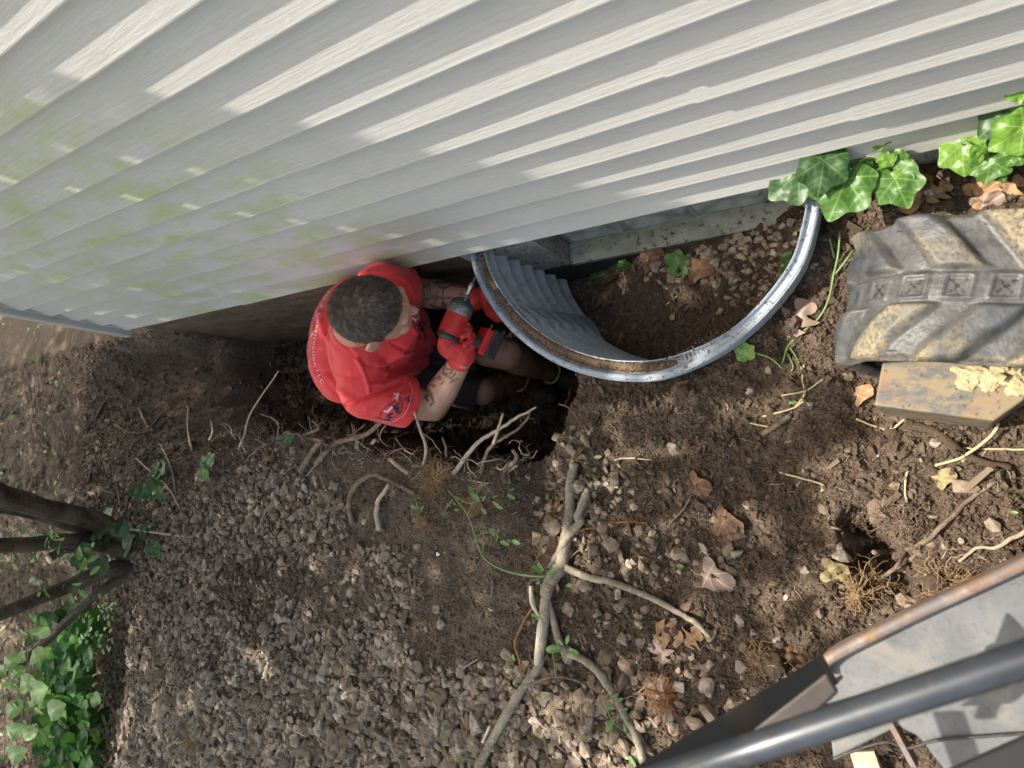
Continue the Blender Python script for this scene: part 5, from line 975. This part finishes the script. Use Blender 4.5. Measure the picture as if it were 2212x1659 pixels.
# --- roots
def root(label, pts, r0, r1=None, mat='root', group=None, side=0, up=.01, name='root', wb=.0016):
    g_ = 1.3 if pts[0][0] < 1200 and pts[0][1] < 1200 else .85; r0 = r0 * g_; r1 = r1 * g_ if r1 else r1; Pt = wob(path(pts, up, n=7), wb); n_ = len(Pt); r1 = r0 * .45 if r1 is None else r1; mb = MB().tube(Pt, np.linspace(r0, r1, n_), 7)
    for _ in range(side):
        i = rng.integers(2, n_ - 1); p = Pt[i].copy(); d_ = nrm(rng.normal(size=3) * [1, 1, .5]); q_ = [p]
        for k in range(rng.integers(3, 7)): d_ = nrm(d_ + .6 * rng.normal(size=3)); p = p + d_ * .009; q_.append(p)
        if len(q_) > 2: mb.tube(q_, np.linspace(r1 * .5, .0004, len(q_)), 4)
    o = mb.build(name, M[mat]); return tag(o, label, 'root', group)
RT = [('long thick root leaning out over the pit under the red sleeve',[(688,1001,.01),(724,978,.04),(757,958,.06),(789,939,.08),(824,911,.10)],.0085,.0055,'root',2),
 ('forked twisted root at the pit edge left of the sleeve',[(656,1017,.01),(692,981,.04),(724,955,.06),(732,950,.06)],.0085,.005,'root',5),('knotty upright root end above the pit edge',[(724,955,.05),(700,945,.07),(688,926,.08),(675,908,.09)],.0055,.003,'root',5),
 ('arching root rising out of the gravel near the pit edge',[(767,1131),(770,1092,.03),(783,1059,.045),(806,1037,.05),(832,1025,.05),(854,1033,.045),(874,1046,.03),(903,1066)],.0075,.005,'root',6),('curved root standing right of the arching one',[(825,1144),(828,1111,.03),(841,1082,.045),(861,1059,.055),(870,1045,.06)],.0075,.004,'root_pale',2),
 ('bent root with a pale cut end over the dark pit',[(887,1023),(871,1004,.03),(854,981,.05),(835,965,.065),(810,950,.08)],.006,.0045,'root_pale',1),('thin pale root reaching up beside the elbow',[(919,1006),(921,971,.05),(913,942,.07),(903,913,.09),(895,890,.11)],.0045,.003,'root_pale',2),
 ('long arched root reaching over the pit toward the well',[(985,1023),(1011,981,.05),(1037,952,.07),(1076,929,.08),(1115,903,.09),(1135,893,.09),(1158,880,.09)],.006,.002,'root_pale',6),('branching grey root beside the long arched one',[(1043,1022),(1050,984,.04),(1063,962,.05),(1082,949,.06),(1115,929,.06),(1138,906,.06),(1142,898,.06)],.005,.0018,'root',9),('short pale root crossing the long arched one',[(1066,958,.06),(1076,929,.085),(1087,893,.10)],.004,.0025,'root_pale',0),
 ('stubby cluster of roots at the right end of the pit edge',[(1097,1043),(1102,1020,.03),(1115,991,.05),(1107,971,.07)],.0065,.004,'root',3),('short root beside the stubby cluster',[(1105,1045),(1112,1020,.03),(1118,1005,.04)],.005,.003,'root',2),('thin straight root over the pit left of the elbow',[(789,1000),(789,949,.06),(788,916,.08)],.003,.0018,'root',1),('short dark rootlet hanging over the pit',[(965,985,.02),(962,962,.05),(955,945,.06)],.0035,.002,'root',1),
 ('long bare straight root above the pit left end',[(521,970),(527,941,.04),(540,895,.06),(573,843,.08),(602,801,.10)],.0035,.002,'root_pale',0),('bent root with a hooked tip at the left of the pit',[(420,975),(430,925,.05),(438,886,.07),(433,869,.08)],.0045,.003,'root_pale',1),('short hooked root beside the bent one',[(452,950),(459,931,.03),(455,908,.05)],.0035,.002,'root_pale',0),
 ('forked root on the dug slope at the pit left end',[(306,882,.01),(325,915,.015),(335,922,.015),(358,892,.015),(378,879,.01)],.006,.003,'root',4),('long thin root on the dug slope',[(255,918,.01),(290,935,.01),(330,930,.01),(400,880,.015)],.0035,.002,'root',4),('thin root trailing across the leftmost slope',[(390,1080),(380,1000,.03),(370,960,.05)],.003,.002,'root_pale',2),
 ('thin root arching over the slope beside the ivy leaf',[(395,1100),(382,1050,.04),(340,1010,.05),(318,990,.05)],.003,.002,'root_pale',1),('pale root along the base of the bush',[(250,1150,.05),(300,1142,.05),(360,1150,.04),(420,1160,.01)],.004,.003,'root_pale',1),('upright thin root in front of the bush trunk',[(240,1225,.02),(245,1170,.10),(250,1140,.13)],.003,.002,'root_pale',0),
 ('red brown root lying across the lower gravel',[(1145,1485),(1162,1539),(1183,1601),(1192,1680)],.0045,.004,'root',1),('bent brown root passing under both lower branches',[(1150,1475,.02),(1203,1456,.03),(1237,1460,.02),(1274,1477,.015),(1303,1508),(1330,1512)],.0045,.003,'root',2),('fine root spreading from the right branch',[(1320,1512),(1370,1500),(1410,1470),(1450,1462)],.0025,.001,'root_pale',14),
 ('shaggy red root left of the lower branch',[(1133,1470),(1128,1420,.015),(1121,1386,.02),(1140,1340,.02),(1160,1310,.02)],.005,.003,'root_orange',12),('orange hairy root right of the branch stub',[(1243,1154),(1270,1142),(1299,1137),(1340,1127),(1402,1129)],.0028,.0015,'root_orange',18),
 ('thick brown root crossing above the small burrow',[(1888,1193,.005),(1927,1191,.012),(1973,1181,.015),(2012,1158,.015),(2051,1123,.012),(2094,1080,.005),(2150,1040,.004)],.0062,.005,'root',2),('root bridging the small burrow',[(1896,1255,.005),(1935,1224,.02),(1958,1193,.012)],.0058,.004,'root',2),('pale forked root by the blade lip',[(2225,1142),(2180,1165,.015),(2149,1181,.015),(2110,1183,.01),(2071,1212,.01)],.005,.003,'root_pale',1),('twig like root below the burrow',[(1857,1236),(1896,1263,.01),(1935,1285,.01)],.0045,.0025,'root_pale',3),
 ('very thick soil covered root below the steel arm',[(1942,922,-.004),(1973,920,-.002),(2020,933,.005),(2047,954,.005),(2088,984,.004),(2122,998),(2184,1010)],.0125,.0085,'clod',3),('thin root at the pit corner under the well',[(1208,872),(1225,878,.01),(1240,890,.01),(1275,935,.005),(1310,975)],.0022,.0012,'root_orange',10),('thin root crossing the soil above the branch stub',[(1330,995,.008),(1350,990,.01),(1378,990,.008),(1410,994,.01)],.003,.002,'root_pale',1),
 ('crooked root in the soil right of the orange stone',[(1452,1129),(1480,1100),(1493,1075),(1498,1060)],.003,.002,'root',3),('brown root curling near the fork of the branch',[(1145,1300,.01),(1150,1258,.015),(1180,1245,.02),(1215,1225,.01),(1262,1180,.01)],.0038,.002,'root',3),('thin root down the trench slope',[(560,1150),(585,1105,.02),(600,1080,.02)],.002,.001,'root_pale',1),('short tan root lying in the gravel',[(1065,1290),(1070,1260),(1062,1245)],.004,.003,'root',2)]
for lb, pts, r0, r1, mt, sd_ in RT: root(lb, pts, r0, r1, mt, None, sd_)
ST = [('pale bent straw by the big tan leaf','straw',[(1685,1020),(1740,1035),(1780,1048),(1775,1062)],.0024),('old grey splinter of wood in the soil','old_stick',[(1650,938,.01),(1680,920,.012),(1710,898,.01)],.0068),('curved straw in front of the steel arm','straw',[(1850,905),(1900,925),(1930,925),(1955,905)],.0026),('long arched straw at the right edge','straw',[(2020,1005),(2071,991,.01),(2105,971,.02),(2143,940,.03),(2155,916,.04)],.0030),
 ('pale straw stalk right of the burrow','straw',[(1960,1085),(1955,1060),(1958,1030),(1965,1010)],.002),('straight straw at the right edge','straw',[(2075,968),(2130,970),(2225,972)],.002),('forked straw pieces above the grey splinter','straw',[(1610,912),(1650,920),(1675,925)],.0022),('thin straw by the green leaf scrap','straw',[(1650,900),(1690,890),(1720,880),(1740,865)],.0022),('dry stalk lying left of the steel arm','straw',[(1720,880),(1740,850),(1735,820),(1738,790)],.0024),('thin straw above the green scrap','straw',[(1690,855),(1740,845),(1780,820)],.0018),
 ('pale stick in the gravel bank','root_pale',[(630,1105),(645,1075),(660,1060)],.003),('small stick in the upper gravel','root_pale',[(860,1300),(875,1265)],.0022),('stick on the gravel bank by the root tuft','root_pale',[(690,1000),(655,1040)],.0025),('pale twig above the gravel','root_pale',[(1000,1445,.01),(1040,1420,.01)],.0022),('short twig by the lower gravel edge','root_pale',[(1530,560),(1545,600)],.0018),('short straw on the well floor','straw',[(1465,640),(1440,660)],.0018),('thin straw near the well wall','straw',[(1340,590),(1365,612)],.0016),
 ('pale root piece under the guard tube','root_pale',[(1095,1560),(1100,1600)],.0018),('bare twig at the bottom of the photo','root_pale',[(890,1585),(893,1620)],.0016)]
for lb, mt, pts, r in ST: o = MB().tube(wob(path(pts, .006, n=6), .0008), r, 6).build('stick', M[mat_ := mt]); tag(o, lb, 'stick')
# fine root hair
def hairball(P0, n, L_, r, mat, name, label=None, kind=None, bias=(0, 0, 0), parent=None, spread=.02, flat=.6):
    mb = MB()
    for _ in range(n):
        p = P0 + rng.normal(size=3) * spread * [1, 1, .3]; d_ = nrm(rng.normal(size=3) * [1, 1, flat] + bias); q_ = [P0 - [0, 0, .008], P0 * .5 + p * .5 - [0, 0, .004], p]
        for k in range(rng.integers(4, 9)): d_ = nrm(d_ + .75 * rng.normal(size=3) * [1, 1, flat]); p = p + d_ * L_; q_.append(p)
        mb.tube(q_, np.linspace(r, r * .4, len(q_)), 4, False)
        if rng.random() < .6:
            j = len(q_) // 2; p = q_[j]; d_ = nrm(rng.normal(size=3)); q2 = [p]
            for k in range(3): d_ = nrm(d_ + .6 * rng.normal(size=3)); p = p + d_ * L_ * .8; q2.append(p)
            mb.tube(q2, np.linspace(r * .7, r * .3, 4), 4, False)
    mb.ell(P0, np.eye(3), (spread * .5, spread * .45, .004), 12, 6); o = mb.build(name, M[mat], parent); return tag(o, label, 'root' if label and not kind else None, None, kind)
hairball(G(945,1030) + [0, 0, .02], 330, .0075, .0010, 'root_fine', 'root_mat', 'dense golden mat of fine roots on the pit edge', spread=.024)
TU = [(560,950,90,'brown bushy root tuft on the left pit edge','root'),(690,960,60,'dark root tuft behind the leaning root','root'),(820,1080,60,'root tuft in front of the arching root','root'),(1070,1020,60,'thin root tuft under the long arched root','root'),(925,1130,60,'small golden root tuft in the trench slope','root_fine'),(350,1405,60,'root tuft on the left gravel bank','root_fine'),(400,1545,130,'spread of pale roots by the hollow in the gravel','root_pale'),(425,1590,60,'tangle of roots below the gravel hollow','root_fine'),(1950,1130,60,'wiry roots over the upper burrow','root'),(1840,1110,60,'wiry roots left of the burrow','root'),(1905,1265,60,'root tangle below the burrow','root_fine'),(2045,1262,130,'golden root tangle against the blade lip','root_fine'),(1850,1285,50,'fine roots above the blade lip','root_fine'),(1640,1430,60,'fine roots wrapped round the soil clod','root_fine'),(900,1275,25,'tiny root curl in the sandy soil','root_pale'),(300,1010,60,'dark root tuft on the dug slope','root'),(470,1040,60,'root tuft by the ivy leaf on the slope','root'),(640,1075,35,'wiry golden root on the gravel','root_fine'),(1440,1500,70,'net of fine roots right of the lower branch','root_orange'),(430,800,60,'roots hanging from the foundation corner','root'),(480,760,50,'fine roots against the muddy foundation','root')]
for u, v, n_, lb, mt in TU: hairball(GE(u, v) + [0, 0, .012], int(n_ * 1.2), .0095 if u < 700 else .0075, .0010 if u > 700 else .0013, mt, 'root_tuft', lb, spread=.030 if u < 700 else .02)
# stray rootlets along the pit edge
mb = MB()
for _ in range(520):
    t = rng.random(); u = 330 + 820 * t; v = np.interp(u, [330,450,560,640,715,790,860,920,990,1105,1150], [1030,985,950,945,958,975,988,1003,1014,1010,985]) + rng.normal(0, 14) + 8; p = GE(u, v); d_ = nrm([rng.normal() * .7, .5 + rng.normal() * .4, .45 + .3 * rng.normal()]); q_ = [p]; r = rng.uniform(.0006, .0016)
    for k in range(rng.integers(4, 10)): d_ = nrm(d_ + .45 * rng.normal(size=3)); p = p + d_ * rng.uniform(.007, .012); q_.append(p)
    mb.tube(q_, np.linspace(r, .0004, len(q_)), 4, False)
tag(mb.build('rootlets', M['root']), 'fine rootlets fringing the pit edge', kind='stuff')
mb = MB()
for _ in range(95):
    t = rng.random(); u = 470 + 680 * t; v = np.interp(u, [330,450,560,640,715,790,860,920,990,1105,1150], [1030,985,950,945,958,975,988,1003,1014,1010,985]) + rng.normal(4, 20); p = GE(u, v); d_ = nrm([rng.normal() * .8, .5 + rng.normal() * .5, .55 + .3 * rng.normal()]); q_ = [p]; r = rng.uniform(.0014, .0034)
    for k in range(rng.integers(4, 9)): d_ = nrm(d_ + .35 * rng.normal(size=3)); p = p + d_ * rng.uniform(.010, .020); q_.append(p)
    mb.tube(q_, np.linspace(r, r * .4, len(q_)), 6, True)
tag(mb.build('root_ends', M['root_pale']), 'tangle of torn root ends along the pit edge', kind='stuff')
mb = MB()
for _ in range(200):
    u, v = rng.uniform(1150, 2200), rng.uniform(880, 1640); p = G(u, v) + [0, 0, .002]; a = rng.uniform(0, 6.28); q_ = [p]; r = rng.uniform(.0004, .0011)
    for k in range(rng.integers(3, 7)): a += rng.normal() * .5; p = p + np.array([math.cos(a), math.sin(a), 0]) * .006; p[2] = hz(p[0], p[1])[0] + .003; q_.append(p)
    mb.tube(q_, r, 4, False)
tag(mb.build('rootlets', M['root_pale']), 'fine pale rootlets scattered over the soil', kind='stuff')
# soil clods
def clod(u, v, r, lb, mat='clod', fl=.7):
    q = MB().ell(G(u, v) + [0, 0, r * .3], np.eye(3), (r, r * .85, r * fl), 64, 40); V = np.concatenate(q.V); c = V.mean(0)
    V = c + (V - c) * (1 + .28 * fbm(V[:, 0] * 28, V[:, 1] * 28, V[:, 2] * 28, 4) + .06 * fbm(V[:, 0] * 150, V[:, 1] * 150, V[:, 2] * 150, 2))[:, None]
    tag(mesh_obj('soil_clod', V, q.F, M[mat]), lb, 'clod of soil')
clod(1675, 1432, .030, 'big clod of rooty soil beside the dark guard bar'); clod(1480, 845, .020, 'crumbly clod of soil against the well rim'); clod(1600, 1125, .018, 'flat clod of soil in the open ground', fl=.45); clod(2020, 1255, .022, 'clod of soil with golden roots near the blade lip'); clod(1925, 936, .013, 'rounded soil clod below the steel arm')
P0 = W2(958, 893, .02); g0 = G(953, 1198); q = MB().add([g0 + [-.008, 0, .012], g0 + [.0, -.004, .02], g0 + [.009, .002, .014], g0 + [.004, .009, .022], g0 + [-.006, .008, .016]], [(0, 1, 4), (1, 3, 4), (1, 2, 3)]); tag(q.build('paper_scrap', M['paper_white'], None, False), 'crumpled white paper scrap in the brown soil', 'paper')
# --- shrub at the left: leaning trunks, pale saw cut, ivy and young leaves
sh_ = empty('shrub', 'leaning multi-stemmed shrub with a pale saw cut at the left edge', 'shrub', loc=tuple(G(255, 1185)))
def Wq(u, v, z): return Wp(u, v, z)
TK = [([(300,1190,-.20),(262,1165,-.08),(215,1128,.05),(150,1110,.18),(80,1095,.32),(0,1068,.5),(-80,1030,.7)], [.062,.055,.05,.047,.045,.042,.04]), ([(300,1200,-.18),(240,1180,-.02),(160,1170,.15),(60,1178,.33),(-40,1180,.5)], [.055,.042,.036,.034,.03]), ([(230,1160,-.02),(150,1135,.15),(60,1108,.28),(-20,1095,.4)], [.028,.026,.024,.02]),
 ([(295,1215,-.18),(240,1230,-.04),(160,1262,.1),(70,1300,.25),(-60,1350,.45)], [.05,.04,.034,.03,.028]), ([(300,1225,-.16),(240,1262,-.06),(170,1320,.03),(110,1375,.1),(40,1440,.2)], [.036,.024,.020,.018,.016]), ([(190,1180,.10),(140,1190,.17),(108,1208,.22)], [.022,.020,.019])]
for pts, r in TK:
    Pt = cat_spline([Wq(*p) for p in pts], 10); Pt = Pt + .006 * np.stack([vnoise(Pt[:, 0] * 9, Pt[:, 2] * 9, i * 5.0) for i in range(3)], 1); rr_ = .86 * np.interp(np.linspace(0, 1, len(Pt)), np.linspace(0, 1, len(r)), r)
    mb = MB().tube(Pt, rr_, 28); V = np.concatenate(mb.V); ang = np.tile(np.arange(28), len(Pt)); V = V + .004 * np.stack([vnoise(ang * .9, V[:, 0] * 8, i * 3.0) for i in range(3)], 1); mesh_obj('trunk', V, mb.F, M['bark_dark'], sh_)
c = Wq(106, 1209, .225); ax = nrm(c - Wq(140, 1190, .17)); MB().tube([c - ax * .004, c + ax * .003], [.0185, .018], 20).build('saw_cut', M['cut_wood'], sh_)
c = Wq(5, 1156, .36); MB().tube([c, c + [0, 0, .01]], [.012, .012], 16).build('saw_cut', M['cut_wood'], sh_)
def leaves_cloud(n, reg, z0, z1, size, shape='ellip', seed=0):
    it = []
    for i in range(n):
        for _ in range(50):
            u, v = rng.uniform(reg[0], reg[2]), rng.uniform(reg[1], reg[3])
            if ((u - (reg[0] + reg[2]) / 2) / (reg[2] - reg[0])) ** 2 + ((v - (reg[1] + reg[3]) / 2) / (reg[3] - reg[1])) ** 2 < .25: break
        z = rng.uniform(z0, z1); b_ = Wp(u, v, z); a = rng.uniform(0, 6.28); d_ = np.array([math.cos(a), math.sin(a), rng.uniform(-.5, .2)]) * size * rng.uniform(.7, 1.3); it.append((shape, b_, b_ + d_, UP + .5 * rng.normal(size=3), dict(fold=.15, curl=.15, sd_=i)))
    return it
multi('leaves', leaves_cloud(60, (-30,1130,210,1290), .05, .40, .05), 'bush_green', sh_); multi('ivy_leaves', leaves_cloud(16, (130,1110,290,1240), .0, .15, .055, 'ivy_s'), 'ivy_dark', sh_)
yb = empty('young_shoots', 'bright green leafy shoots in front of the shrub at the left edge', 'shrub', loc=tuple(Wp(30, 1460, .0)))
it = []
for (su_, sv_, eu, ev) in ((40,1590,62,1375),(95,1545,15,1460),(10,1640,0,1440)):
    for t in np.linspace(0, 1, 5):
        u, v = su_ + (eu - su_) * t, sv_ + (ev - sv_) * t; b_ = Wp(u, v, .40 + .04 * t)
        for s in (1, -1):
            a = rng.normal(0, .3); tp = Wp(u + s * 30 * math.cos(a) + 8, v - 16 + 14 * a, .40 + .04 * t + rng.normal(0, .01)); it.append(('ellip', b_, tp, UP + .3 * rng.normal(size=3), dict(fold=.15, curl=.2, width=1.15)))
    MB().tube(cat_spline([Wp(su_, sv_, .39), Wp((su_ + eu) / 2 + 4, (sv_ + ev) / 2, .42), Wp(eu, ev, .435)], 5), .0016, 5).build('stem', M['green_stem'], yb)
multi('leaves', it, 'ivy_bright', yb)
it = []
for i in range(70):
    u, v = rng.uniform(165, 245), rng.uniform(1290, 1400); b_ = Wp(u, v, rng.uniform(-.1, .05)); a = rng.uniform(0, 6.28); it.append(('ellip', b_, b_ + np.array([math.cos(a), math.sin(a), 0]) * .035, UP + .4 * rng.normal(size=3), dict(fold=.15)))
hd_ = empty('young_shoots', 'small leafed green seedlings at the upper edge of the ivy bank', 'shrub', loc=tuple(G(200, 1350))); multi('leaves', it, 'bush_green', hd_); MB().tube(path([(170,1400,.0),(190,1350,.04),(235,1310,.05)], .02), .0016, 5).build('stem', M['green_stem'], hd_)
it = []
for i in range(620):
    v = rng.uniform(1320, 1700); uc = 140 + .02 * (v - 1400); u = uc + rng.normal(0, 32); zz_ = rng.uniform(-.38, -.02); b_ = Wp(u, v, zz_); a = rng.uniform(0, 6.28); it.append(('ivy_s', b_, b_ + np.array([math.cos(a), math.sin(a), rng.uniform(-.4, .1)]) * rng.uniform(.035, .06), UP + .45 * rng.normal(size=3) + [.3, 0, 0], dict(fold=.12, curl=.15)))
ib = empty('ivy_bank', 'dark glossy ivy climbing the far side of the gravel bank at the left', 'ivy', loc=tuple(Wp(140, 1500, -.35))); multi('leaves', it[:430], 'ivy_bank', ib); multi('young_leaves', it[430:], 'bank_bright', ib)
for (u, v, n_, lb) in ((335,1035,5,'dark ivy leaves on the edge of the dug slope'),(305,1065,4,'drooping ivy leaves below the dug slope'),(455,1000,2,'bright ivy leaf standing at the pit edge'),(225,1130,3,'ivy leaves in front of the trunk'),(320,1150,3,'ivy leaf pair at the foot of the shrub'),(235,1200,3,'small ivy leaves by the pale root'),(620,945,1,'dark ivy leaf among the roots of the pit edge')):
    e = empty('ivy_sprig', lb, 'ivy', loc=tuple(G(u, v))); 
    for i in range(n_):
        b_ = Wp(u + rng.normal(0, 12 if n_ > 1 else 1), v + rng.normal(0, 12 if n_ > 1 else 1), hz(*G(u, v)[:2])[0] + .06); a = rng.uniform(0, 6.28); place_leaf('ivy', b_, b_ + np.array([math.cos(a), math.sin(a), -.2]) * (.055 if u < 500 else .035), UP + .3 * rng.normal(size=3) + [.4, 0, 0], 'ivy_mid' if u in (455,) else 'ivy_dark', 'leaf', parent=e, sd_=i)
    MB().tube([G(u, v), b_], .0016, 5).build('stem', M['green_stem'], e)
# low weeds on the far ground
it = []
for i in range(260):
    u, v = rng.uniform(-20, 150), rng.uniform(700, 1120) if i < 110 else rng.uniform(1150, 1650); g = G(max(u, 1), v); a = rng.uniform(0, 6.28); b_ = g + [0, 0, .01 + .03 * rng.random()]; it.append(('ellip', b_, b_ + np.array([math.cos(a), math.sin(a), .1]) * rng.uniform(.02, .045), UP + .6 * rng.normal(size=3), dict(fold=.1)))
o = multi('ground_cover', it, 'bush_green', None); tag(o, 'sparse low weeds in the leaf litter', kind='stuff')
# ---------------------------------------------------------------- unseen tree put by the house corner: crown shaped to shade wall and pit
tr = empty('tree', 'unseen tall leafy tree beyond the house corner, its crown shaped to shade the pit', 'tree', loc=(-6.6, -1.6, -.4))
Pt = cat_spline([(-6.6, -1.6, -.5), (-6.5, -1.55, 1), (-6.35, -1.6, 2.6), (-6.2, -1.5, 4.2), (-6.1, -1.4, 6)], 8); MB().tube(Pt, np.linspace(.2, .07, len(Pt)), 18).build('trunk', M['bark_dark'], tr)
for (a, b_, c) in (((-6.4, -1.6, 2.4), (-5.4, -1.2, 3.4), (-4.2, -.9, 4.0)), ((-6.3, -1.6, 3.0), (-5.6, -2.4, 4.0), (-4.6, -2.8, 4.6)), ((-6.2, -1.5, 4.0), (-5.4, -1.0, 4.8), (-4.4, -.5, 5.4)), ((-6.3, -1.6, 2.8), (-6.8, -1.0, 3.8), (-7.0, -.2, 4.6)), ((-6.3, -1.6, 3.4), (-7.0, -2.4, 4.4), (-7.4, -3.0, 5.0))):
    Pt = cat_spline([a, b_, c], 6); MB().tube(Pt, np.linspace(.08, .02, len(Pt)), 10).build('limb', M['bark_dark'], tr)
it = []; cnt = 0; sx, sz, sy = TO_SUN.x / TO_SUN.z, 1, TO_SUN.y / TO_SUN.z
lf = np.array([(-1, 0, 0), (-.5, -.42, .05), (.2, -.38, .08), (1, 0, 0), (.2, .38, .08), (-.5, .42, .05)]); Vc = []; Fc = []
while cnt < 14000:
    z = rng.uniform(2.6, 4.6); gx_ = rng.uniform(-5.6, -.1); gy_ = rng.uniform(-3.4, .35)
    zr = -.13; lim = -.33 + .17 * np.clip(-gy_, 0, 2.2) + .05 * math.sin(gy_ * 9) + .04 * math.sin(gy_ * 23 + 1)
    if gy_ > -.12: lim = -.37
    if gx_ > lim: continue
    dens = 1.0
    if gx_ < -2.4: dens = .9 if gy_ > -.9 else .55 + .4 * math.sin(gx_ * 5 + gy_ * 3)
    if gx_ > -1.0 and gy_ < -.3: dens = .55 + .2 * math.sin(gx_ * 14 + gy_ * 17)
    if rng.random() > dens: continue
    P_ = np.array([gx_ + sx * (z - zr), gy_ + sy * (z - zr), z]); s = rng.uniform(.05, .085); A_ = nrm(rng.normal(size=3)); B2 = nrm(np.cross(A_, rng.normal(size=3) * .5 + [0, 0, 1])); C_ = np.cross(A_, B2)
    Vc.append(P_ + s * (lf[:, :1] * A_ + lf[:, 1:2] * B2 + lf[:, 2:] * C_)); Fc.append(tuple(range(cnt * 6, cnt * 6 + 6))); cnt += 1
Vc = np.concatenate(Vc); mesh_obj('crown', Vc, Fc, M['crown_green'], tr, False, {'vein': np.zeros(len(Vc))})
